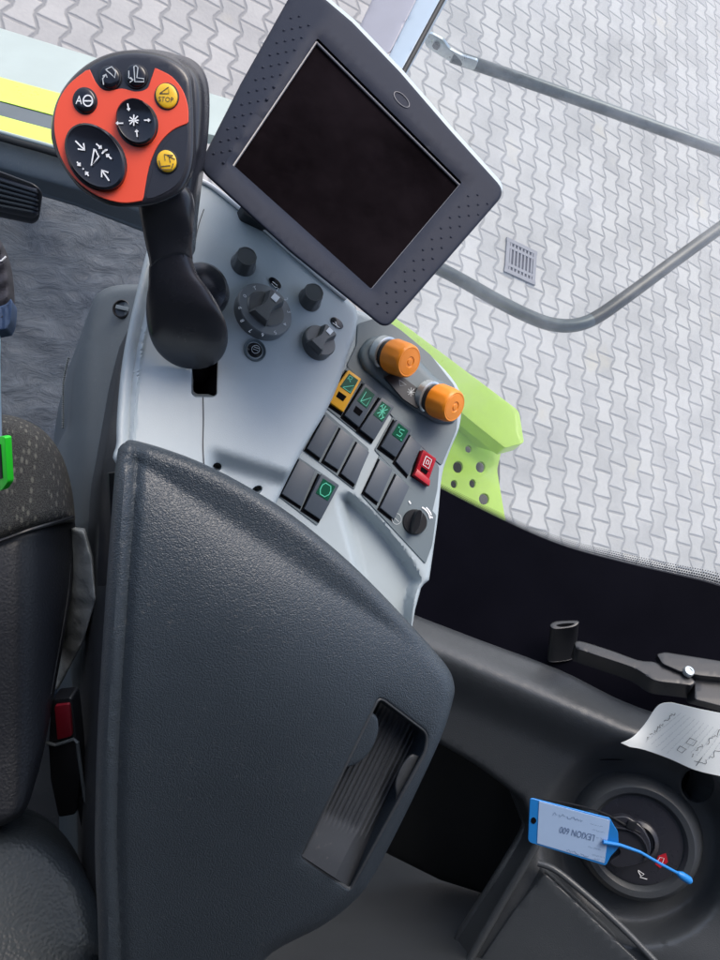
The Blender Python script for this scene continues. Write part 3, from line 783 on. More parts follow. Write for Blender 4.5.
# small recessed symbol lenses and the round button
def lens(x, y, rx, ry, rot, lines):
    pl = Pl((x, y, surfA(x, y) - .0007), n=nrm(x, y))
    V, Fc = block(ell(x, y, rx, ry, rot, 24), pl, -.002, .0008, .0004)
    o = MB().add(V, Fc).build('symbol_lens', M['gloss'], con)
    MB().add(*strokes(lines, pl, .0007, .0011)).build('symbol', M['white'], o, smooth=False)
lens(275, 283, 7.5, 3.6, 42, [[(271, 284), (275, 288), (277, 287.5)], [(272, 282), (277, 286)]])
lens(337, 323, 7.5, 3.8, 42, [[(332, 323), (339, 328)], [(335, 322), (337, 328)]])
KN2 = nrm(255, 350); c = P(255, 350, surfA(255, 350) - .001); pl = Pl((255, 350, surfA(255, 350) - .001), n=KN2)
MB().add(*lathe(c, KN2, [(.0112, -.004), (.0112, .0002), (.0106, .0010), (.0082, -.0012), (.0078, -.003)], 40)).build('button_collar', M['slate'], con)
bt = MB().add(*lathe(P(254.5, 350.5, surfA(255, 350)), KN2, [(.0072, -.004), (.0072, .0018), (.0064, .0028), (0, .0031)], 36)).build('push_button', M['gloss'], con)
MB().add(*strokes([arc(254.5, 350.5, 4, 0, 360, 20), [(252, 350), (257, 352)], [(253, 348), (258, 350)]], pl, .0005, .0034)).build('symbol', M['grey_ink'], bt, smooth=False)

# ---- switch deck (lower, to the right)
PB_ = Pl((340, 400, .735), (450, 430, .775), (420, 570, .745))
def poly_sd(x, y, poly):
    X = np.array([[x, y]]); d = seg_dist(X, poly)[0]; return d if inside(X, poly)[0] else -d
TRAY = cr([(337, 503), (344, 493), (354, 495), (380, 519), (403, 547), (418, 570), (422, 582), (415, 597), (408, 650), (372, 640), (352, 560)], 4)
def surfB(x, y):
    d = PB_.d(x, y)
    if y > 480 and x > 325:
        s = poly_sd(x, y, TRAY)
        d += .022 * sstep((s + 1) / 12)
    d += .006 * sstep((x - 0.0) / 1) * gs(x, y, 470, 560, 16, 60, .1)
    return d
outB = cr([(330, 300), (372, 316), (398, 330), (430, 355), (456, 384), (461, 405), (459, 428), (450, 450), (442, 475), (438, 515), (434, 545), (429, 580)], 4, False) + \
       [(424, 584), (421, 588), (415, 610), (410, 640), (360, 640), (262, 520), (272, 490), (290, 450), (310, 400), (320, 350)]
sheet('switch_deck', outB, surfB, M['shell2'], con, step=2.6, ostep=3, roll=4, roll_d=.006, back=-N * .05)
def inlay(poly, mat, h=.0012, name='switch_panel', r=2):
    V, Fc = block(rc(poly, r, 3), PB_, -.002, h, .0004, 1); return MB().add(V, Fc).build(name, mat, con)
lab(inlay([(357, 324), (380, 317), (400, 330), (430, 355), (454, 386), (458, 408), (456, 430), (441, 466), (432, 458), (398, 424), (376, 398), (346, 366), (356, 345)], M['slate'], .0016, 'deck_cover', 3), 'slate grey upper deck surface around the orange knobs')
inlay([(347, 367), (392, 404), (371, 445), (318, 402)], M['slate'])
inlay([(395, 412), (439, 467), (437, 490), (432, 512), (374, 450)], M['slate'])
inlay([(322, 409), (369, 449), (354, 490), (300, 448)], M['slate'])
inlay([(379, 455), (436, 515), (432, 545), (425, 564), (361, 495)], M['slate'])
inlay([(295, 455), (339, 485), (317, 526), (275, 494)], M['slate'])
def well(poly): # black gap the rocker sits in
    V, Fc = block(poly, PB_, .0006, .0018, 0); return MB().add(V, Fc).build('switch_well', M['void'], con, smooth=False)
def rocker(poly, mat, legend=None, mark=None, hi=.0045, tip=.0, window=None):
    """poly: far-left, far-right, near-right, near-left"""
    V, Fc = block(poly, PB_, .0008, hi, .0009, 2, tilt=(tip, tip, 0, 0) if tip >= 0 else (0, 0, -tip, -tip))
    o = MB().add(V, Fc).build('rocker_switch', mat, con)
    return o
def on_quad(poly, u, v):  # u across, v along (0 far, 1 near)
    a, b, c, d = [Vector(p) for p in poly]; return tuple((a.lerp(b, u)).lerp(d.lerp(c, u), v))
BLANK = [[(324, 416), (336.5, 427), (319.5, 459), (306, 449)], [(339.5, 429), (352.5, 440), (337.5, 470.5), (323, 461)], [(356, 443), (368, 453), (354, 485), (340, 474)],
         [(378.5, 460), (391, 470.5), (377, 503), (363.5, 492)], [(395, 475), (408, 487), (393, 519.5), (379, 508)],
         [(298, 460), (314, 471), (300.5, 507), (281, 494)], [(409, 436), (420, 446.5), (407, 476), (394.5, 462)]]
for i, q in enumerate(BLANK):
    well([(x - 1.0, y + .6) for x, y in grow(q, 1.9)]); lab(rocker(q, M['switch'], hi=.0046), 'blank grey switch cover')
def legend_switch(q, mat, lines, gcol='green', ink='mint', tip=.004, lbl=None, v0=.08, v1=.5, notch=False):
    well([(x - 1.2, y + .8) for x, y in grow(q, 2.3)]); o = rocker(q, mat, hi=.0055, tip=tip); 
    if lbl: lab(o, lbl)
    # plane of the tilted top
    h = .0055
    pts = [PB_.at(*q[0], h + tip), PB_.at(*q[1], h + tip), PB_.at(*q[2], h)]
    T = Pl.__new__(Pl); n = (pts[1] - pts[0]).cross(pts[2] - pts[0]).normalized(); T.n = n if n.z > 0 else -n; T.o = pts[0]
    sh = ray(*q[0]) # shift of the top in the image
    def pr(v): return (360 + F * v.x / -v.z, 480 - F * v.y / -v.z)
    q2 = [pr(PB_.at(*p, h + (tip if i < 2 else 0))) for i, p in enumerate(q)]
    lg = [on_quad(q2, u, v) for u, v in ((.16, v0), (.86, v0), (.86, v1), (.16, v1))]
    V, Fc = block(lg, T, -.0002, .0005, .0001, 1); g = MB().add(V, Fc).build('legend', M[gcol], o)
    L_ = [[on_quad(lg, u, v) for u, v in ln] for ln in lines]
    MB().add(*strokes(L_, T, .0009, .0008)).build('symbol', M[ink], g, smooth=False)
    if notch:
        V, Fc = block([on_quad(q2, u, v) for u, v in ((.25, .62), (.75, .62), (.72, .78), (.28, .78))], T, -.0002, .0004, 0); MB().add(V, Fc).build('lock_notch', M['void'], o, smooth=False)
    return o
S1 = [(346, 372), (358.5, 381), (342, 413), (325, 401)]
S2 = [(362, 385), (375, 395.5), (357.5, 428), (343, 416)]; S3 = [(378.5, 399), (391, 408.5), (372.5, 441), (358.5, 430)]
S4 = [(393.5, 421), (407.5, 432), (394, 458), (379.5, 447)]; S6 = [(419, 451), (432, 460), (426, 483), (412.5, 474)]
S7 = [(318.5, 475), (336, 486.5), (319.5, 520), (303, 509)]
legend_switch(S1, M['ysw'], [[(.15, .35), (.15, .1), (.45, .1), (.45, .25), (.15, .25), (.5, .4)], [(.2, .95), (.9, .95), (.9, .45), (.2, .95)]], lbl='yellow rocker switch with green legend and lock notch', notch=True)
legend_switch(S2, M['switch'], [[(.25, .2), (.25, .9), (.85, .9), (.85, .3), (.25, .9)]], lbl='grey rocker switch with triangle legend and lock notch', notch=True)
legend_switch(S3, M['switch'], [[(.2, .2), (.8, .8)], [(.2, .5), (.8, .5)], [(.8, .2), (.2, .8)], [(.5, .1), (.5, .9)], [(.1, .35), (.3, .1)], [(.9, .7), (.7, .95)]], lbl='grey rocker switch with starred green legend')
legend_switch(S4, M['switch'], [[(.7, .2), (.35, .3), (.4, .5), (.7, .5), (.65, .75), (.3, .8)], [(.15, .25), (.25, .25)], [(.8, .9), (.9, .9)]], lbl='raised grey rocker switch with squiggle legend', tip=.006)
legend_switch(S7, M['switch'], [[(.3, .15), (.7, .15), (.85, .4), (.85, .65), (.65, .9), (.3, .9), (.15, .65), (.15, .35), (.3, .15)]], lbl='grey rocker switch with ring legend', tip=.006)
legend_switch(S6, M['red'], [[(.2, .15), (.8, .15), (.8, .85), (.2, .85), (.2, .15)], [(.4, .35), (.6, .35), (.65, .6), (.4, .65), (.4, .35)]], gcol='red', ink='white', lbl='red rocker switch with white legend', tip=.006, v1=.6, notch=True)
MB().add(*block([(411, 476), (426, 487), (427, 481), (414, 470)], PB_, .002, .009, .0008)).build('switch_guard', M['red'], con)
# rotary ignition-style knob on the deck
c = PB_.at(414, 522); ax = Vector((.15, .1, 1)).normalized()
kb = MB().add(*lathe(c, ax, [(.0135, -.002), (.0135, .004), (.0125, .0055), (0, .0055)], 44)).build('mode_knob', M['black'], con)
u = Vector((.28, .92, 0)).normalized(); v = ax.cross(u)
V = []
for h, k in ((.004, 1.0), (.014, .8), (.0155, .6)):
    for i in range(20):
        t = 2 * math.pi * i / 20; V.append(c + u * .0128 * math.cos(t) * (1 if k > .7 else .94) + v * .0052 * k * math.copysign(abs(math.sin(t)) ** .7, math.sin(t)) + ax * h)
mk('grip', V, [(l * 20 + i, l * 20 + (i + 1) % 20, (l + 1) * 20 + (i + 1) % 20, (l + 1) * 20 + i) for l in range(2) for i in range(20)] + [tuple(range(40, 60))], M['black'], kb)
MB().add(*strokes([arc(414, 521, 15.5, -62, -8, 10), arc(414, 521, 17.5, -50, -20, 8), [(408, 501), (410, 504)], [(428, 516), (432, 518)]], PB_, .0016, .0022)).build('position_marks', M['white'], con, smooth=False)
MB().add(*strokes([arc(396, 519, 4.6, 0, 360, 16, 5.4), [(393, 517), (398, 522)]], PB_, .0006, .0022)).build('clock_symbol', M['grey_ink'], con, smooth=False)

# raised mount of the orange knobs
MT = rc([(357, 352), (368, 337), (388, 335), (408, 348), (436, 378), (452, 386), (459, 402), (456, 424), (436, 424), (410, 408), (385, 388), (362, 368)], 7)
sheet('knob_mount', MT, lambda x, y: PB_.d(x, y) - .009, M['slate'], con, step=4, ostep=3, roll=6, roll_d=.009, back=-N * .01)
MP = PB_.off(.0105)
def pr(v): return (360 + F * v.x / -v.z, 480 - F * v.y / -v.z)
MB().add(*block(rc([(384, 377), (396, 372), (428, 396), (418, 409), (403, 399)], 2), MP, -.002, .0004, .0002, 1)).build('symbol_panel', M['black'], con)
MB().add(*strokes([[(399, 380), (400, 386), (406, 385), (399, 380)], [(408, 389), (413, 395)], [(408, 395), (414, 389)], [(411, 387.5), (410.5, 396.5)], [(407, 392), (415, 392.5)]], MP, .0006, .0007)).build('symbols', M['grey_ink'], con, smooth=False)
def orange_knob(bx, by, cx_, cy_):
    b = MP.at(bx, by, -.001); tip = P(cx_, cy_, MP.d(cx_, cy_) - .032); ax = (tip - b).normalized(); Ln = (tip - b).length
    r = .0195
    o = MB().add(*lathe(b, ax, [(.018, -.006), (.018, .002), (.0165, .003), (.0150, .003), (.0145, .006), (.0145, .010)], 48)).build('knob_collar', M['zinc'], con)
    MB().add(*lathe(b + ax * .004, ax, [(.0155, -.004), (.0160, .002), (.0155, .008)], 40)).build('collar_sleeve', M['black'], o)
    kn = MB().add(*lathe(b + ax * .009, ax, [(.0150, 0), (.0176, .001), (.0186, .004), (.0180, Ln - .016), (.0172, Ln - .0115), (.0155, Ln - .0095), (.0148, Ln - .0095), (.0138, Ln - .0098), (.0136, Ln - .0095),
            (.0060, Ln - .0088), (.0055, Ln - .0095), (.0035, Ln - .0095), (.003, Ln - .0088), (0, Ln - .0085)], 72,
            wob=lambda t, h: 1 + (.012 * math.copysign(abs(math.sin(t * 12)) ** .5, math.sin(t * 12)) if .003 < h < Ln - .014 else 0))).build('orange_knob', M['amber'], con, ang=30)
    return kn
lab(orange_knob(386, 353, 410, 362), 'orange knob nearer the monitor'); lab(orange_knob(430, 397, 455, 407), 'orange knob beside the lime bracket')

# ================================================================== side storage box (leather-grained)
BX = Pl((130, 470, .548), (440, 690, .655), (150, 940, .618))
SG = [(380, 697), (427, 733), (424, 752), (350, 889), (342, 887), (303, 861), (301, 852), (325, 800)]
outL = cr([(118, 449), (124, 443), (138, 441), (200, 462), (270, 500), (330, 545), (380, 592), (430, 646), (448, 668), (454, 684), (453, 700), (440, 740), (405, 815), (372, 878), (352, 903), (322, 926), (262, 962), (250, 1020)], 5, False) + \
       cr([(100, 1020), (98, 930), (95, 850), (97, 740), (104, 620), (111, 520), (115, 470)], 5, False)
def surfL(x, y):
    d = BX.d(x, y)
    d -= .02 * math.exp(-(((x - 270) / 150) ** 2 + ((y - 690) / 210) ** 2))
    xl = lerp_line([(440, 116), (520, 111), (620, 104), (740, 97), (850, 95), (1020, 100)], y); u = x - xl
    d += .0055 * math.exp(-((u - 22) / 5.5) ** 2)
    d += .045 * (max(0, y - 560) / 400) ** 2
    s = ((y - 449) * .835 - (x - 118) * .55)          # px below the sloping top edge
    d += .022 * math.exp(-max(0, s) / 45)
    return d
box = root('storage_box', PAh.at(250, 900, -.35), 'large charcoal grained storage box with ribbed grip recess below the console', 'storage box')
HOLE = rc([(379, 696), (428, 733), (425, 752), (350, 890), (301, 857)], [8, 8, 6, 5, 5], 5)
sheet('cover', outL, surfL, M['leather'], box, holes=[HOLE], step=6, ostep=5, roll=13, roll_d=.016, hroll=3.5, hroll_d=.0035, back=ray(130, 640) * .07, extra_rings=(18, 22, 26, 31))
# recess: walls and ribbed floor
RC = Pl((380, 700, surfL(380, 700) + .036), (301, 857, surfL(301, 857) + .004), (425, 745, surfL(425, 745) + .032))
m = len(HOLE); Hr = resample(HOLE, 3); m = len(Hr)
V = [P(x, y, surfL(x, y) + .0022) for x, y in Hr] + [P(x, y, RC.d(x, y) + .004) for x, y in Hr]
mk('recess_wall', V, [(i, (i + 1) % m, (i + 1) % m + m, i + m) for i in range(m)], M['leather_in'], box)
ax_u = Vector((-77, 157)).normalized(); ax_v = Vector((ax_u.y, -ax_u.x))       # along the ribs, across the ribs
o0 = Vector((379, 696))
def surfR(x, y):
    q = Vector((x, y)) - o0; u = q.dot(ax_u); v = q.dot(ax_v)
    d = RC.d(x, y)
    k = sstep((u - 6) / 8) * sstep((136 - u) / 10)
    d += .0021 * k * (.5 - .5 * math.cos(v * 2 * math.pi / 4.6)) ** .7 * 1.3 
    d -= .004 * sstep((u - 130) / 40)
    if v > 40: d += .0008 * (v - 40)
    return d
us = [-4 + 5 * i for i in range(40)]; vs_ = [-3 + .55 * i for i in range(121)]
V = []
for u in us:
    for v in vs_:
        v = max(v, .9) if u > 110 else v; uu = min(u, 177.5 + v * .13)
        q = o0 + ax_u * uu + ax_v * v; V.append(P(q.x, q.y, surfR(q.x, q.y)))
nv = len(vs_)
mk('ribbed_grip', V, [(i * nv + j, i * nv + j + 1, (i + 1) * nv + j + 1, (i + 1) * nv + j) for i in range(len(us) - 1) for j in range(nv - 1)], M['ridge'], box, ang=60)
hb = [P(x, y, surfL(x, y) + .0030) for x, y in Hr]
MB().add(*tube(hb + hb[:2], .0016, 8)).build('recess_rim', M['leather_in'], box)
half = [(370.5, 714), (375, 716), (378, 722), (377.5, 734), (372, 748), (364, 758), (354, 765), (341, 768)]
tb = cr(half, 4, False)
sheet('left_tab', tb, lambda x, y: surfL(x, y) + .0045, M['leather'], box, step=4, ostep=3, roll=2, roll_d=.002, back=Vector((0, 0, -.004)))
half2 = [(419, 757), (412, 755), (405, 761), (399, 771), (395, 784), (396, 796), (393, 812)]
sheet('right_tab', cr(half2, 4, False), lambda x, y: surfL(x, y) + .009, M['leather_in'], box, step=4, ostep=3, roll=1.5, roll_d=.002, back=Vector((0, 0, -.002)))
# strap clip on the left flank of the box
SP_ = Pl((105, 500, .70), (112, 540, .70), (100, 560, .72))
V, Fc = block(rc([(101, 476), (109, 472), (111, 520), (106, 586), (97, 586), (99, 520)], 2), SP_, -.008, .0, .0012)
MB().add(V, Fc).build('side_clip', M['black'], box)

# ================================================================== pedestal moulding behind the console (left)
PD = Pl((100, 320, .98), (80, 560, .98), (140, 430, .93))
pd = root('plinth_cover', FM.at(90, 600), 'rounded grey plastic plinth cover with a slotted latch, behind the console edge', 'plinth cover')
def surfP(x, y):
    d = PD.d(x, y)
    return d + .03 * (1 - sstep((x - (66 + (y - 300) * -.02)) / 26)) + .02 * sstep((y - 430) / 160)
outP = cr([(150, 284), (118, 285), (101, 291), (92, 303), (84, 330), (75, 365), (70, 400), (68, 424), (61, 440), (52, 470), (48, 520), (60, 620), (75, 720), (75, 900)], 5, False) + [(140, 900), (145, 700), (180, 520), (190, 400), (190, 284)]
sheet('cover_shell', outP, surfP, M['pedestal'], pd, step=5, roll=9, roll_d=.02, back=-N * .25)
DK = Pl((128, 350, .90), (112, 440, .90), (150, 400, .87))
sheet('flank', [(150, 300), (128, 330), (118, 370), (108, 430), (101, 475), (96, 600), (86, 760), (90, 960), (140, 960), (150, 600)], lambda x, y: DK.d(x, y), M['trim'], pd, step=8, back=-N * .1)
c = P(122, 309, surfP(122, 309) - .003)
lt = MB().add(*lathe(c, Vector((-.1, .1, 1)), [(.0130, -.004), (.0130, .002), (.0115, .003), (.0108, .0015), (.0105, -.001), (0, -.001)], 36)).build('latch', M['black'], pd)
MB().add(*block([(117, 305), (130, 308), (129, 312), (116, 309)], Pl((122, 309, surfP(122, 309) - .004), n=(-.1, .1, 1)), -.003, .003, .0008)).build('latch_bar', M['pedestal'], lt)
# ribbed strip on its flank
mb = MB()
for i in range(34):
    y = 358 + i * 2.1; x = 68.5 - 5.5 * math.sin(min(1, i / 14) * 1.4); 
    mb.add(*lathe(P(x, y, 1.03), Vector((0, 0, 1)), [(.0018, 0), (.0012, .003), (0, .0035)], 8))
mb.build('toothed_strip', M['pedestal'], pd)

# ================================================================== seat
seat = root('driver_seat', FM.at(20, 900), 'dark driver seat with flecked fabric shoulder and black leather flank, at the left edge', 'seat')
ST = Pl((20, 450, .80), (70, 530, .80), (10, 520, .78))
def surfS(x, y): return ST.d(x, y) + .00003 * max(0, x - 20) ** 2 * .6
outS = cr([(-120, 430), (-60, 410), (0, 414), (25, 420), (46, 433), (62, 456), (71, 485), (75, 515), (75, 520)], 5, False) + [(60, 524), (30, 533), (0, 545), (-120, 580)]
sheet('fabric_bolster', outS, surfS, M['fabric'], seat, step=5, roll=16, roll_d=.035, back=-N * .10, ostep=4)
def surfS2(x, y): return ST.d(x, y) + .004 + .00004 * max(0, x - 10) ** 2 * .6 + .02 * sstep((y - 560) / 200)
outS2 = [(-120, 560), (0, 540), (30, 529), (60, 520), (74, 516), (76, 528)] + cr([(76, 540), (72, 590), (64, 640), (55, 690), (46, 740), (36, 780), (22, 815), (-10, 830)], 4, False) + [(-120, 830)]
sheet('leather_flank', outS2, surfS2, M['seatleather'], seat, step=6, roll=8, roll_d=.02, back=-N * .10)
mb = MB(); mb.add(*tube([P(x, y, surfS(x, y) + .001) for x, y in cr([(-60, 561), (0, 541), (30, 530), (60, 521), (73, 517)], 6, False)], .0022, 8)); mb.build('piping', M['black'], seat)
mb = MB(); mb.add(*tube([P(x, y, surfS2(x, y) + .006) for x, y in cr([(71, 530), (68, 590), (60, 640), (50, 695)], 6, False)], .0015, 8)); mb.build('piping', M['trim'], seat)
CU = Pl((20, 880, .74), (80, 900, .76), (30, 950, .70))
def surfC(x, y): return CU.d(x, y)
outC = cr([(-120, 812), (-30, 818), (20, 824), (52, 836), (78, 862), (94, 892), (102, 925), (105, 960), (106, 1020)], 5, False) + [(-120, 1020)]
sheet('seat_cushion', outC, surfC, M['cushion'], seat, step=6, roll=24, roll_d=.04, back=-N * .10)
# belt buckle
bb = root('seat_belt_buckle', P(62, 800, .92), 'black seat belt buckle with a red release button between seat and storage box', 'belt buckle')
BP = Pl((62, 720, .84), (75, 760, .86), (50, 760, .86))
MB().add(*block(rc([(51, 700), (72, 698), (77, 742), (80, 780), (76, 815), (58, 818), (50, 780), (48, 745)], 4), BP, -.022, .0, .003)).build('housing', M['black'], bb)
MB().add(*block(rc([(55.5, 704), (70.5, 702), (73.5, 734), (58.5, 738)], 2.5), BP, -.004, .004, .0018)).build('release_button', M['buckle_red'], bb)
mb = MB(); mb.add(*tube([BP.at(x, y, .002) for x, y in [(46, 741), (56, 744), (74, 738), (78, 741), (80, 758), (83, 780), (86, 800)]], .0022, 8)); mb.build('cable', M['pedestal'], bb)
MB().add(*block([(72, 800), (88, 803), (92, 850), (96, 900), (90, 902), (82, 850)], BP, -.02, -.008, .002)).build('stalk', M['black'], bb)
# bag
BG = Pl((90, 560, .88), (100, 600, .88), (80, 640, .92))
o = sheet('plastic_bag', rc([(70, 528), (84, 530), (92, 560), (96, 600), (84, 640), (58, 690), (50, 690), (60, 600)], 3), lambda x, y: BG.d(x, y) + .006 * noise.noise(Vector((x * .1, y * .07, 0))), M['bag'], None, step=4, roll=3, roll_d=.006, back=Vector((-.01, 0, -.03)), origin=P(70, 690, .9))
o['label'] = 'crumpled translucent grey plastic bag tucked behind the seat flank'; o['category'] = 'plastic bag'
# clothing and clip at the left border
JK = Pl((0, 280, .70), (10, 300, .70), (0, 320, .70))
jk = root('hanging_jacket', P(-10, 420, .72), 'sliver of black jacket with blue denim cuff hanging at the left border', 'jacket')
sheet('sleeve', cr([(-60, 205), (-8, 232), (4, 250), (9, 275), (10, 300), (8, 318), (-10, 322), (-60, 322)], 4), lambda x, y: JK.d(x, y) + .002 * math.sin(y * .35 + x * .2), M['cloth'], jk, step=3, roll=5, roll_d=.012, back=Vector((-.01, 0, -.03)))
mb = MB(); mb.add(*tube([JK.at(x, y, .002) for x, y in cr([(-20, 262), (0, 262), (4, 260), (7, 257)], 4, False)], .0009, 8)); mb.build('piping', M['white'], jk)
sheet('cuff', cr([(-50, 308), (0, 306), (11, 299), (12, 312), (9, 326), (0, 331), (-50, 336)], 4), lambda x, y: JK.d(x, y) - .002 + .0012 * math.sin(x * .9), M['denim'], jk, step=3, roll=2, roll_d=.004, back=Vector((-.01, 0, -.03)))
sheet('lining', cr([(-30, 330), (-2, 331), (0, 360), (1, 400), (2, 440), (3, 470), (-2, 480), (-30, 480)], 4), lambda x, y: JK.d(x, y) + .003, M['paleblue'], jk, step=4, roll=2, roll_d=.004, back=Vector((-.01, 0, -.02)))
KC = Pl((4, 460, .64), (8, 470, .64), (2, 480, .65))
V, Fc = block(rc([(-12, 440), (1, 436), (5, 437), (7.5, 482), (2, 490), (-12, 494)], 2), KC, -.006, .0, .0012)
o = MB().add(V, Fc).build('green_clip', M['neon'], None, origin=P(-4, 490, .645)); o['label'] = 'bright green plastic clip at the left border over the seat fabric'; o['category'] = 'clip'
V, Fc = block([(-8, 446), (1, 444), (3, 478), (-8, 482)], KC, -.001, .0008, .0003); 
q = bpy.data.objects; me_ = mk('slot', [v for v in V], Fc, M['black'], o); 

# ================================================================== joystick
JP = Pl((118, 130, .480), n=(.10, -.12, 1))
js = root('joystick', PAh.at(190, 360), 'black multi-function joystick with an orange-red round head of buttons', 'joystick')
headO = cr([(51, 128), (56, 103), (68, 82), (86, 65), (108, 54), (132, 50), (158, 53), (178, 62), (191, 77), (194, 100), (195, 130), (194, 160), (188, 182), (176, 196), (150, 206), (118, 207), (98, 201), (78, 187), (61, 163), (53, 145)], 5)
bkv = P(134, 122, .525) - P(118, 130, .480)
sheet('head', headO, lambda x, y: JP.d(x, y), M['soft'], js, step=6, ostep=4, roll=7, roll_d=.006, back=bkv * .8)
oo = [(90, 70), (97, 84), (106, 91), (122, 89), (136, 92), (147, 89), (151, 80), (155, 68.5)]
oo = cr(oo, 4, False) + cr([(157, 69), (172, 77), (183, 91), (188, 107), (188.5, 122)], 4, False) + cr([(187, 124), (172, 131), (158, 146), (149, 168), (143.5, 198)], 4, False) + cr([(142, 201), (122, 203), (98, 196), (76, 180), (61, 157), (54.5, 130), (57, 106), (68, 86), (86, 71)], 4, False)
V, Fc = block(oo, JP, -.003, .0008, .0003, 1); fp = MB().add(V, Fc).build('face_plate', M['orange'], js, smooth=False)
wd = [(187.5, 126), (187, 150), (182, 176), (170, 190), (147, 199), (150, 182), (155, 163), (164, 146), (176, 133)]
V, Fc = block(cr(wd, 3), JP, -.003, .0004, .0002, 1); MB().add(V, Fc).build('lower_inlay', M['soft'], js, smooth=False)
def jbtn(x, y, rx, ry, rot, mat, h=.004, name='button', dome=True, lbl=None):
    pl = JP
    V, Fc = block(ell(x, y, rx + 1.8, ry + 1.8, rot, 36), pl, -.002, .0014, .0005); MB().add(V, Fc).build(name + '_rim', M['black'], js)
    c = pl.at(x, y); ax_ = pl.n
    s = pl.d(x, y) / F
    u = Vector((math.cos(math.radians(rot)), -math.sin(math.radians(rot)), 0)); u = (u - ax_ * u.dot(ax_)).normalized(); v = ax_.cross(u)
    pf = [(1, -.001), (1, h * .55), (.96, h * .85), (.86, h), (.5, h * 1.04), (0, h * 1.05)] if dome else [(1, -.001), (1, h * .8), (.93, h), (.85, h * .93), (0, h * .8)]
    V = []; sg = 44
    for r, hh in pf:
        for i in range(sg):
            t = 2 * math.pi * i / sg; V.append(c + u * rx * s * r * math.cos(t) + v * ry * s * r * math.sin(t) + ax_ * hh)
    Fc = [(l * sg + i, l * sg + (i + 1) % sg, (l + 1) * sg + (i + 1) % sg, (l + 1) * sg + i) for l in range(len(pf) - 1) for i in range(sg)]
    o = mk(name, V, Fc, mat, js)
    if lbl: lab(o, lbl)
    return o
b1 = jbtn(110, 78.5, 10, 10.5, 0, M['gloss'], .003, lbl='black button with hook symbol')
b2 = jbtn(136.5, 77, 10, 10.5, 0, M['gloss'], .003, lbl='black button with seat symbol')
b3 = jbtn(85.5, 101.5, 10.6, 12, -15, M['gloss'], .003, lbl='black button with letter and dial symbol')
b4 = jbtn(167, 97, 10.6, 12, -10, M['yellow'], .0028, lbl='yellow stop button')
b5 = jbtn(167, 162, 9.6, 10.6, -10, M['yellow'], .0028, lbl='yellow button with unloading symbol')
b6 = jbtn(137.5, 124, 19, 22, -20, M['gloss'], .006, 'direction_pad', dome=False)
b7 = jbtn(97, 159, 25.5, 34, -36, M['gloss'], .006, 'tilt_pad', dome=False)
def sym(parent, lines, w, h, mat='white', extra=None):
    mb = MB(); mb.add(*strokes(lines, JP, w, h))
    if extra: mb.add(*extra)
    mb.build('symbol', M[mat], parent, smooth=False)
K = lambda L_, cx, cy, h: [[(x, y) for x, y in l] for l in L_]
def shift(L_, h):  # keep symbols registered on raised tops
    out = []
    for l in L_:
        out.append([(p[0] + (360 - p[0]) * h / .48 * -1 * 0, p[1]) for p in l])
    return out
sym(b1, [[(107, 72), (113, 69), (117, 74), (116, 80), (112, 76), (107, 72)], [(105, 87), (104, 81), (107, 77)], [(104, 78.5), (107.3, 76.5), (108.5, 80)]], .0007, .0035, 'grey_ink')
sym(b2, [[(137, 68), (139, 70), (138, 80), (145, 81), (145, 84), (136, 84), (135, 69), (137, 68)], [(130, 73), (130, 80), (134, 82)], [(131, 84.5), (134.3, 82), (131.5, 79.5)]], .0007, .0035, 'grey_ink')
sym(b3, [arc(89.3, 102.8, 4.6, 0, 360, 18, 5.4), [(85.5, 103), (93, 103)]], .0009, .0035, 'white', text('A', 80.5, 102.5, 12, 4, JP, .0035, sq=.8))
sym(b4, [[(160.5, 95.5), (169.5, 95.5), (169.5, 89), (160.5, 95.5)]], .0006, .0032, 'ink', text('STOP', 166.7, 101.5, 7, 4, JP, .0032, sq=.9))
sym(b5, [[(160, 162), (162, 171), (172, 171), (174, 165)], [(162, 168), (171, 167)], [(166, 162), (165, 156), (174, 157), (170, 159), (171, 164)], [(168, 157), (176, 161)]], .0006, .0032, 'ink')
PDH = .0068
sym(b6, [[(132, 121), (140, 127)], [(140, 120), (132, 128)], [(136, 118.5), (136, 129.5)], [(131, 124.5), (141, 124)]] + arrow(130.5, 111, 80, 7) + arrow(149, 124, 0, 6) + arrow(122, 127, 180, 7) + arrow(139, 137, -95, 7), .0008, PDH)
sym(b7, [[(98, 153), (101.5, 160), (94, 169), (97, 152), (98.5, 153.5)], [(105.5, 155), (110, 153)]] + arrow(83, 149, 45, 13, 7) + arrow(108, 178.5, 235, 13, 7) + arrow(101.5, 149.5, 40, 7, 3) + arrow(111.5, 160, 222, 7, 3) + arrow(81.5, 167, 50, 5, 3) + arrow(90, 177, 232, 5, 3) + [[(104.5, 157), (108.5, 153)], [(85.6, 171.5), (86.6, 172.5)]], .0010, PDH)
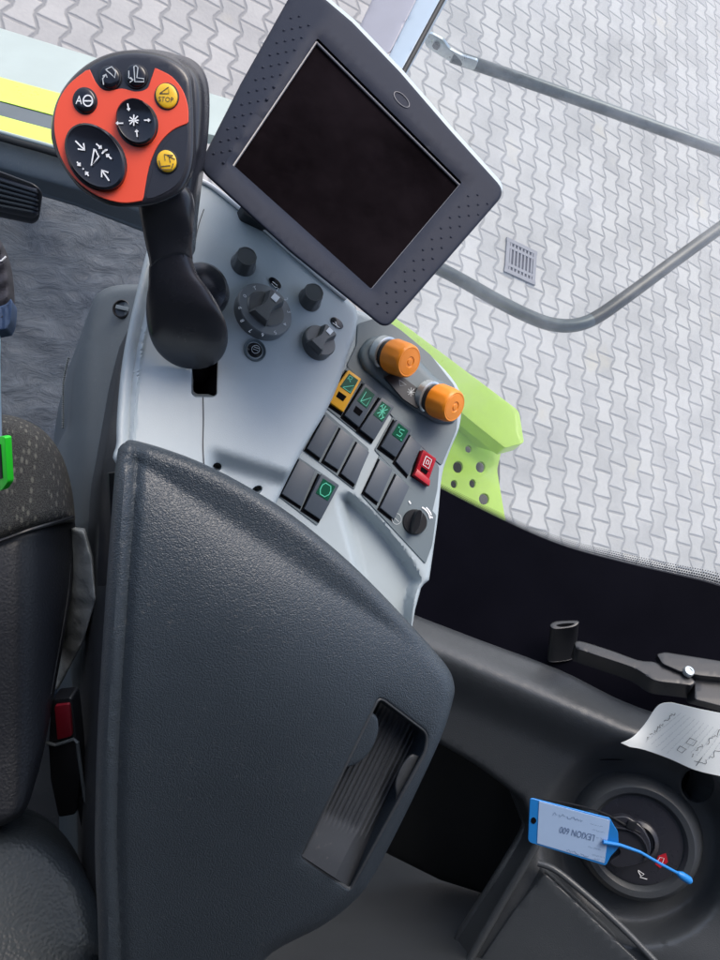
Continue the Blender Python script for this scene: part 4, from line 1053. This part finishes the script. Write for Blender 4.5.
# stem and boot
V, Fc = loft([(166, 192, .518, 26, .014, 0), (166.5, 205, .514, 27.5, .017, -2), (167.5, 225, .520, 25, .016, -4), (169, 245, .532, 22.5, .015, -8), (171, 258, .540, 21.5, .015, -14), (171.5, 268, .545, 21.3, .015, -20)], 6, 44)
MB().add(V, Fc).build('stem', M['soft'], js)
V, Fc = loft([(171.2, 266, .546, 22.3, .0156, -20), (172, 272, .549, 23.3, .0165, -20), (175, 286, .556, 26, .018, -14), (181, 302, .566, 33, .022, -6), (186.5, 320, .578, 38.5, .026, 0), (188.5, 335, .590, 38.5, .027, 0), (189, 347, .600, 34.5, .026, 0), (189.5, 355.5, .608, 26, .022, 0), (190, 360.5, .614, 14, .014, 0), (190, 362, .618, 3, .004, 0)], 6, 48)
MB().add(V, Fc).build('boot', M['soft'], js)
sheet('head_back', cr([(146, 60), (160, 55), (182, 58), (197, 69), (204, 86), (205.5, 110), (204, 140), (201, 165), (197, 195), (193.5, 225), (191.5, 250), (189, 262), (176, 262), (160, 215), (140, 195), (120, 130)], 4), lambda x, y: JP.d(x, y) + .010 + .00028 * max(0, y - 150), M['soft'], js, step=4, ostep=4, roll=14, roll_d=.018, back=bkv * .5)
# round gaiter behind the boot
c = P(201, 290, .628)
MB().add(*lathe(c, Vector((.12, -.15, 1)), [(.0240, -.02), (.0243, 0), (.0225, .006), (.017, .010), (.009, .0125), (0, .013)], 48)).build('gaiter', M['soft'], js)
mb = MB(); mb.add(*tube([P(190, 340, .62), P(197, 370, .66), P(204, 378, .69)], .010, 16)); mb.build('lever_shaft', M['void'], js)

# ================================================================== monitor
DP = Pl((210, 170, .535), (310, -5, .615), (495, 195, .620))
mon = root('display_monitor', DP.at(345, 170, -.05), 'tilted graphite display monitor with a blank dark screen above the dials', 'monitor')
outD = rc([(300, -22), (352, 22), (400, 72), (450, 130), (506, 192), (386, 330), (290, 252), (198, 168), (240, 85)], [10, 0, 0, 0, 13, 12, 0, 13, 0], 6)
SC = [(317.5, 38), (462, 182.5), (371, 290), (232, 165)]
def surfD(x, y):
    s = seg_dist(np.array([[x, y]]), SC)[0] if not inside(np.array([[x, y]]), SC)[0] else 0
    l_ = ((317.5 - 232) * (y - 165) - (38 - 165) * (x - 232)) / 153.0       # px outside the screen's left edge (negative side)
    r_ = ((371 - 462) * (y - 182.5) - (290 - 182.5) * (x - 462)) / 140.8
    return DP.d(x, y) + .0035 * sstep((7 - s) / 5) + .00045 * max(0, -l_ - 6)
housing = sheet('housing', outD, surfD, M['bezel'], mon, holes=[rc(SC, 2, 2)], step=7, ostep=6, roll=3.5, roll_d=.003, back=ray(350, 130) * .026)
SPl = DP.off(-.0065)
V, Fc = block(grow(SC, 3), SPl, -.004, .0, 0); MB().add(V, Fc).build('screen', M['screen'], mon, smooth=False)
mb = MB()
for a_, b2 in zip(SC, SC[1:] + SC[:1]):
    mb.add(*tube([DP.at(*a_, -.0045), DP.at(*b2, -.0045)], .0011, 8))
mb.build('screen_frame', M['bezel_edge'], mon)
# light rear shell edge
outD2 = [(352 + (x - 352) * .985 + 3.2, 152 + (y - 152) * .985 - 3.6) for x, y in outD]
sheet('rear_shell', outD2, lambda x, y: DP.d(x, y) + .024, M['shell2'], mon, step=20, ostep=8, roll=2, roll_d=.002, back=ray(350, 130) * .02)
# bumps
mb = MB()
def bump(x, y, r=.0014): mb.add(*lathe(P(x, y, surfD(x, y) + .0002), DP.n, [(r, 0), (r * .8, r * .45), (r * .4, r * .7), (0, r * .75)], 10))
a_, b2 = Vector((216, 160)), Vector((300, 12)); wv = Vector((21.5, 21.5))
for row, (k0, k1, o_) in enumerate(((0.02, .92, 0), (.04, .95, 5), (.08, 1.0, 10), (.12, 1.0, 15), )):
    nn = 12
    for i in range(nn):
        t = (i + (.5 if row % 2 else 0)) / nn
        p = a_.lerp(b2, t) + Vector((.66, .62)) * (row * 7.2) + Vector((-2, -6))
        if inside(np.array([[p.x, p.y]]), outD)[0] and seg_dist(np.array([[p.x, p.y]]), SC)[0] > 7: bump(p.x, p.y)
a_, b2 = Vector((379, 305)), Vector((474, 192))
for row in range(4):
    for i in range(11):
        t = (i + (.5 if row % 2 else 0)) / 10.5
        p = a_.lerp(b2, t) + Vector((.70, .62)) * (row * 7.0 - 2)
        if inside(np.array([[p.x, p.y]]), outD)[0] and seg_dist(np.array([[p.x, p.y]]), outD)[0] > 6 and seg_dist(np.array([[p.x, p.y]]), SC)[0] > 7: bump(p.x, p.y, .0012)
bmh = bmesh.new(); bmh.from_mesh(housing.data)
base_ = mon.location
vs = [bmh.verts.new(W(v) - base_) for v in mb.V]
nf = [bmh.faces.new([vs[i] for i in f]) for f in mb.F if len(f) < 10]
for f in nf: f.smooth = True
bmesh.ops.recalc_face_normals(bmh, faces=nf)
bmh.to_mesh(housing.data); bmh.free()
el_ = ell(401.5, 100, 10, 4.4, 46, 28); MB().add(*tube([DP.at(x, y, .0003) for x, y in el_ + el_[:1]], .0005, 6)).build('badge_ring', M['bezel_edge'], mon)
# mounting arm from the console to the monitor back
mb = MB(); mb.add(*tube([DP.at(330, 200, -.03), DP.at(325, 190, -.07), PAh.at(300, 205, -.02), PAh.at(282, 236, -.05)], .012, 20)); mb.build('mount_arm', M['black'], mon)
mb = MB(); mb.add(*block(rc([(237, 210), (258, 219), (272, 233), (262, 231), (240, 220)], 3), PAh, -.01, .012, .002)); mb.build('mount_foot', M['black'], mon)

# ================================================================== right-hand trim with ignition
TP = Pl((430, 640, 1.03), (720, 750, .90), (600, 940, .94))
def ledge_line(x): return 655 + (x - 440) * .42
def surfT(x, y):
    d = TP.d(x, y)
    s = (y - ledge_line(x)) / 1.08             # px below the ledge crest
    d += .00085 * max(0, -s) + .02 * sstep((-s - 4) / 26)
    d += .024 * sstep((s - 3) / 44) * (1 - sstep((s - 120) / 90))
    r = math.hypot(x - 638, (y - 842) * .96)
    d += .032 * sstep((104 - r) / 30)
    # lower pocket panel
    return d
outT = cr([(392, 606), (420, 617), (480, 640), (560, 670), (625, 702), (700, 728), (780, 756)], 5, False) + [(780, 1020), (436, 1020)] + cr([(452, 985), (468, 950), (500, 900), (530, 850), (536, 836)], 5, False) + cr([(522, 800), (480, 768), (440, 744), (392, 716)], 5, False)
trim = root('door_trim', TP.at(600, 960), 'dark moulded cab side trim with rounded ledge around the ignition switch', 'cab trim')
DKp = [(545, 872), (640, 962), (700, 1010), (480, 1010), (478, 962), (512, 912)]
th_ = [ell(697.5, 785, 16, 17, 0, 30)]
sheet('side_panel', outT, surfT, M['trim'], trim, holes=th_, step=5, ostep=5, roll=6, roll_d=.012, hroll=2, hroll_d=.003, back=-N * .02 + Vector((0, 0, -.03)))
# hole well
m = 30; V = [P(x, y, surfT(x, y) + .002) for x, y in th_[0]] + [P(x, y, surfT(x, y) + .04) for x, y in ell(695, 783, 15, 16, 0, 30)]
mk('socket', V, [(i, (i + 1) % m, (i + 1) % m + m, i + m) for i in range(m)] + [tuple(range(m, 2 * m))], M['void'], trim)
sheet('pocket_panel', rc(DKp, [5, 0, 0, 0, 4, 4]), lambda x, y: TP.d(x, y) - .004, M['trim_lit'], trim, step=8, roll=3, roll_d=.005, back=Vector((0, 0, -.02)))
mb = MB(); mb.add(*tube([TP.at(x, y, .004) for x, y in cr([(537, 840), (532, 852), (505, 897), (472, 955), (455, 990)], 5, False)], .0055, 12)); mb.build('edge_bead', M['trim_lit'], trim)
mb = MB(); mb.add(*tube([TP.at(x, y, .003) for x, y in cr([(538, 862), (560, 872), (610, 915), (650, 955), (690, 1000)], 5, False)], .0045, 12)); mb.build('rib', M['trim_lit'], trim)
# ignition bezel
IX, IY = 638, 842
IP = Pl((IX, IY, surfT(IX, IY) - .034), n=(TP.n + Vector((.05, .1, 0))))
s_ = IP.d(IX, IY) / F * .93
bz = MB().add(*lathe(IP.at(IX, IY), IP.n, [(72 * s_, -.05), (65 * s_, -.018), (61 * s_, -.005), (56 * s_, .0), (50 * s_, -.001), (47 * s_, -.005), (46 * s_, -.0085), (0, -.0085)], 64, sy=1.0)).build('ignition_bezel', M['trim'], trim)
IQ = IP.off(-.0115)
V, Fc = lathe(IP.at(IX, IY, -.0085), IP.n, [(45 * s_, 0), (45 * s_, .0012), (42 * s_, .002), (22 * s_, .002), (21 * s_, .006), (17 * s_, .009), (16 * s_, .004), (0, .004)], 56); MB().add(V, Fc).build('ignition_switch', M['soft'], bz)
IQ = IP.off(-.0062)
rl = MB().add(*block([(658, 856), (666, 853), (668, 862), (660, 868), (655, 864)], IQ, -.0005, .0006, .0001)).build('red_mark', M['red'], bz, smooth=False)
MB().add(*strokes([[(657, 862), (660, 857), (664, 858), (662, 864)]], IQ, .0007, .0010)).build('symbol', M['white'], rl, smooth=False)
MB().add(*strokes([[(638, 870), (644, 874), (640, 877), (647, 879)], [(638, 871), (641, 876)]], IQ, .0012, .0008)).build('bolt_symbol', M['white'], bz, smooth=False)

# key with fob, cord, tag
ks = root('ignition_key', IP.at(628, 845), 'black-headed key with cable tie standing in the ignition switch', 'key')
KP = IP.off(.026)
MB().add(*block(rc([(610, 817), (626, 815), (642, 826), (651, 842), (650, 856), (640, 864), (618, 868), (607, 862), (622, 853), (612, 838), (605, 826)], 6), KP, -.010, .003, .004, 3)).build('key_head', M['soft'], ks)
MB().add(*block(rc([(624, 838), (640, 842), (638, 856), (624, 852)], 3), KP, -.036, -.008, .001)).build('key_blade', M['steel'], ks)
mb = MB(); mb.add(*tube([KP.at(x, y, .004) for x, y in cr([(530, 799), (545, 799), (575, 804), (605, 813), (628, 826), (640, 832)], 5, False)], .0014, 8)); mb.build('cord', M['black'], ks)
MB().add(*block(rc([(628, 819), (637, 822), (634, 829), (626, 826)], 1), KP, .0, .008, .0008)).build('cord_lock', M['black'], ks)
mb = MB(); mb.add(*tube([KP.at(x, y, .0055) for x, y in cr([(613, 826), (630, 829), (642, 838), (647, 850), (644, 858)], 5, False)], .0015, 8)); mb.build('ring_edge', M['soft'], ks)
tg = root('key_tag', KP.at(570, 830, .006), 'blue plastic key tag with a handwritten pale label and blue tie', 'key tag')
TG = Pl((530, 820, .830), (612, 840, .840), (600, 862, .846))
V, Fc = block(rc([(530, 798), (610, 818.5), (618, 832), (619, 848), (611, 856), (606, 866), (528, 842)], [4, 1, 2, 2, 2, 3, 4]), TG, -.0016, .0, .0004, 1); MB().add(V, Fc).build('tag_body', M['bluetag'], tg, smooth=False)
V, Fc = block(rc([(539, 801), (610, 820), (604.5, 863), (537, 843)], 1), TG, -.0001, .0005, .0001, 1); lb_ = MB().add(V, Fc).build('paper_label', M['taglabel'], tg, smooth=False)
V, Fc = block(ell(533.5, 820.5, 2.7, 3.2, 0, 20), TG, -.0002, .0004, 0); MB().add(V, Fc).build('eyelet', M['void'], tg, smooth=False)
rnd = random.Random(5)
def scribble(x, y, L_, amp, ang, pl, n=None, seed=0):
    r_ = random.Random(seed); c_, s__ = math.cos(math.radians(ang)), math.sin(math.radians(ang)); out = []; k = 0; t = 0
    cur = []
    while t < L_:
        yy = (r_.random() - .5) * 2 * amp; cur.append((x + t * c_ - yy * s__, y + t * s__ + yy * c_)); t += amp * (.35 + r_.random() * .5)
        if r_.random() < .16 and len(cur) > 3: out.append(cur); cur = []; t += amp * .8
    if len(cur) > 1: out.append(cur)
    return out
lines = []
lines += scribble(553, 813, 30, 1.8, 14, TG, seed=2) + scribble(566, 850, 26, 1.6, 14, TG, seed=3)
MB().add(*strokes(lines, TG, .0005, .0009)).add(*text('LEXION 600', 577, 833, 9.5, 194, TG, .0009, sq=.72)).build('handwriting', M['tagink'], lb_, smooth=False)
lines = []
for i, (a0, y0) in enumerate(((590, 823), (592, 829), (596, 837), (588, 846), (592, 854), (594, 858))):
    lines += scribble(a0, y0, 13, .7, 15, TG, seed=10 + i)
MB().add(*strokes(lines, TG, .0003, .0009)).build('printed_lines', M['tagink'], lb_, smooth=False)
TT = TG.off(.003)
mb = MB(); mb.add(*tube([TT.at(x, y) for x, y in [(603, 842), (620, 845), (640, 852)]] + [TT.at(x, y, .004) for x, y in [(660, 862), (675, 870), (682, 873)]], .0026, 10, rr=[.0024, .002, .0018, .0018, .0018, .0018]))
mb.add(*tube([TT.at(x, y, .004) for x, y in [(676, 870.5), (680, 873), (687, 877.5), (689, 878.5)]], .0045, 12, rr=[.0025, .0048, .0050, .0035])); mb.build('tie', M['bluetag'], tg)

# paper note
PN = Pl((640, 740, .90), (716, 720, .86), (690, 765, .88))
def surfN(x, y): return PN.d(x, y) + .010 * gs(x, y, 622, 742, 14, 14) * -1 + .004 * math.sin((x - 620) * .06)
pn = root('paper_note', PN.at(670, 750), 'white printed paper slip with handwriting lying on the trim ledge', 'paper')
sheet('slip', cr([(621, 743), (633, 737), (645, 724), (655, 709), (662, 703.5), (672, 702.5)], 4, False) + cr([(700, 709), (725, 714), (760, 721)], 4, False) + [(748, 788)] + cr([(720, 776), (695, 770), (670, 759), (645, 750), (630, 747)], 4, False), surfN, M['paper'], pn, step=4, ostep=4, back=Vector((0, 0, -.0005)))
lines = []
class PS:  # strokes draped on the slip
    n = PN.n
    def at(s, x, y, h=0): return P(x, y, surfN(x, y) - h)
ps = PS()
for i in range(11):
    x0, y0 = 681 + i * 4.6, 713 + i * 2.0
    lines += scribble(x0, y0, 46 if i < 5 else 34, .55, 141 - i * 1.5, None, seed=30 + i)
MB().add(*strokes(lines, ps, .00035, .0005)).build('printed_text', M['grey_ink'], pn, smooth=False)
lines = scribble(675, 713, 40, 1.5, 138, None, seed=50) + scribble(722, 730, 44, 2.2, 140, None, seed=51) + scribble(725, 745, 30, 2.8, 140, None, seed=52) + [[(694, 761), (703, 763)], [(702, 757.5), (696, 766)]]
lines += [[(690, 738), (697, 741), (693, 746), (686, 743), (690, 738)], [(680, 746), (686, 749), (682, 753), (677, 750), (680, 746)]]
MB().add(*strokes(lines, ps, .0006, .0005)).build('handwriting', M['ink'], pn, smooth=False)

kk = root('gap_shade_sheet', FL.at(480, 860), 'black sheet added to darken the gap between storage box and cab side trim', 'shade sheet')  # added dark sheet that stands in for shade in the gap
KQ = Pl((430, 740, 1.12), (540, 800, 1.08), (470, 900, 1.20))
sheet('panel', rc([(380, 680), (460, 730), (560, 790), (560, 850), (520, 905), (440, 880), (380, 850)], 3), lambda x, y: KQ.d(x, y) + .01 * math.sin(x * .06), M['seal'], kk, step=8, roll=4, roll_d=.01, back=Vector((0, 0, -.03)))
# window latch
LP = Pl((560, 640, .96), (690, 690, .90), (620, 660, .90))
LP = Pl((560, 650, .97), (690, 690, .915), (600, 600, 1.03))
wl = root('window_latch', LP.at(620, 680, -.02), 'black plastic window latch arm with slotted end above the trim ledge', 'window latch')
M['latch'] = plastic('latch_plastic', (.018, .019, .022), .35, .0001, 900, .1)
up = Vector((.0, .03, .012))
def slab(poly, pl, vec, mat, name, bev=.002, parent=wl):
    bm = bmesh.new(); B = [pl.at(x, y) for x, y in poly]; vb = [bm.verts.new(v) for v in B]; vt = [bm.verts.new(v + vec) for v in B]; m = len(poly)
    bm.faces.new(vb); bm.faces.new(vt[::-1])
    for i in range(m): bm.faces.new((vb[i], vt[i], vt[(i + 1) % m], vb[(i + 1) % m]))
    bmesh.ops.recalc_face_normals(bm, faces=bm.faces)
    bmesh.ops.bevel(bm, geom=list(bm.edges), offset=bev, segments=2, affect='EDGES', clamp_overlap=True)
    bm.verts.index_update(); V = [v.co.copy() for v in bm.verts]; Fc = [tuple(v.index for v in f.verts) for f in bm.faces]; bm.free()
    return MB().add(V, Fc).build(name, mat, parent)
hd = Vector((.004, -.055, -.03))
V = []; 
top_ = cr([(550, 625), (555, 621.5), (566, 620.5), (577, 620.5), (579, 623), (574, 627), (562, 629), (553, 629)], 4)
slot_ = cr([(556, 625.2), (562, 623.6), (571, 623), (574.5, 623.6), (570, 625.8), (561, 627)], 3)
sheet('slotted_post', top_, lambda x, y: LP.d(x, y), M['latch'], wl, holes=[slot_], step=3, ostep=2, roll=1, roll_d=.002, back=hd)
arm = cr([(574, 644), (580, 641), (610, 650), (638, 660), (655, 662), (672, 669), (688, 675), (696, 682)], 4, False) + cr([(692, 686), (676, 684), (655, 681), (642, 673), (630, 667), (600, 657), (576, 649)], 4, False)
sheet('arm', arm, lambda x, y: LP.d(x, y) - .002, M['latch'], wl, step=4, ostep=3, roll=1.5, roll_d=.002, back=Vector((.002, -.022, -.02)))
sheet('pivot_plate', rc([(656, 654), (665, 652), (740, 664), (740, 680), (700, 676), (680, 672), (662, 664)], 3), lambda x, y: LP.d(x, y) - .008, M['latch'], wl, step=5, ostep=4, roll=1.5, roll_d=.002, back=Vector((0, -.006, -.006)))
sheet('hinge_block', rc([(694, 676), (740, 682), (740, 712), (694, 700)], 3), lambda x, y: LP.d(x, y) + .004, M['latch'], wl, step=6, ostep=4, roll=2, roll_d=.003, back=Vector((0, -.01, -.02)))
c = P(688.5, 671.5, LP.d(688, 671) - .009)
MB().add(*lathe(c, Vector((.1, .6, .8)), [(.0072, -.003), (.0072, .001), (.006, .0035), (.003, .0045), (.0028, .003), (0, .003)], 24)).build('screw', M['zinc'], wl)

# ================================================================== unseen cab roof and walls, added and sized to shade the cab
def slabw(name, pts, th, mat):
    V = [Vector(p) for p in pts]; n = (V[1] - V[0]).cross(V[2] - V[0]).normalized() * th; V2 = [v + n for v in V]
    me = bpy.data.meshes.new(name); me.from_pydata([tuple(v) for v in V + V2], [], [(0, 1, 2, 3), (7, 6, 5, 4), (0, 4, 5, 1), (1, 5, 6, 2), (2, 6, 7, 3), (3, 7, 4, 0)])
    me.materials.append(mat); o = bpy.data.objects.new(name, me); COL.objects.link(o); setting(o); return o
zr = CAMH + .45
slabw('cab_roof_shade', [(-1.0, -.52, zr), (.75, -.52, zr), (.75, .20, zr), (-1.0, .20, zr)], .06, M['headliner'])
slabw('cab_rear_shade', [(-1.0, -.52, CAMH - 1.4), (.95, -.52, CAMH - 1.4), (.95, -.52, zr), (-1.0, -.52, zr)], .04, M['trim'])

slabw('cab_left_shade', [(-1.0, -.52, CAMH - 1.4), (-1.0, -.52, zr), (-1.0, .25, zr), (-1.0, .25, CAMH - 1.4)], -.04, M['trim'])  # closed wall without door glass, added to block light from the left
# ================================================================== camera, light
cam = bpy.data.cameras.new('camera'); co = bpy.data.objects.new('camera', cam); COL.objects.link(co)
cam.sensor_fit = 'VERTICAL'; cam.sensor_height = 36; cam.lens = F / 960 * 36; cam.clip_start = .02; cam.clip_end = 1000
Mw = R3.to_4x4(); Mw.translation = Vector((0, 0, CAMH)); co.matrix_world = Mw
S.camera = co
w = bpy.data.worlds.new('World'); S.world = w; w.use_nodes = True
nt = w.node_tree; sky = nt.nodes.new('ShaderNodeTexSky'); sky.sky_type = 'NISHITA'; sky.sun_disc = False
EL, AZ = math.radians(55), math.radians(20)     # azimuth from world +Y towards +X
sky.sun_elevation = EL; sky.sun_rotation = AZ; sky.air_density = 1.0; sky.dust_density = 3.0; sky.ozone_density = .6
nt.links.new(sky.outputs[0], nt.nodes['Background'].inputs[0]); nt.nodes['Background'].inputs[1].default_value = .15
sun = bpy.data.lights.new('sun', 'SUN'); sun.energy = .85; sun.angle = math.radians(35); sun.color = (1, .95, .87)
so = bpy.data.objects.new('sun', sun); COL.objects.link(so)
dr_ = Vector((math.sin(AZ) * math.cos(EL), math.cos(AZ) * math.cos(EL), math.sin(EL)))
so.rotation_euler = dr_.to_track_quat('Z', 'Y').to_euler(); so.location = (3, 3, 9)
S.view_settings.view_transform = 'Standard'; S.view_settings.look = 'None'; S.view_settings.exposure = 1.12; S.view_settings.gamma = 1
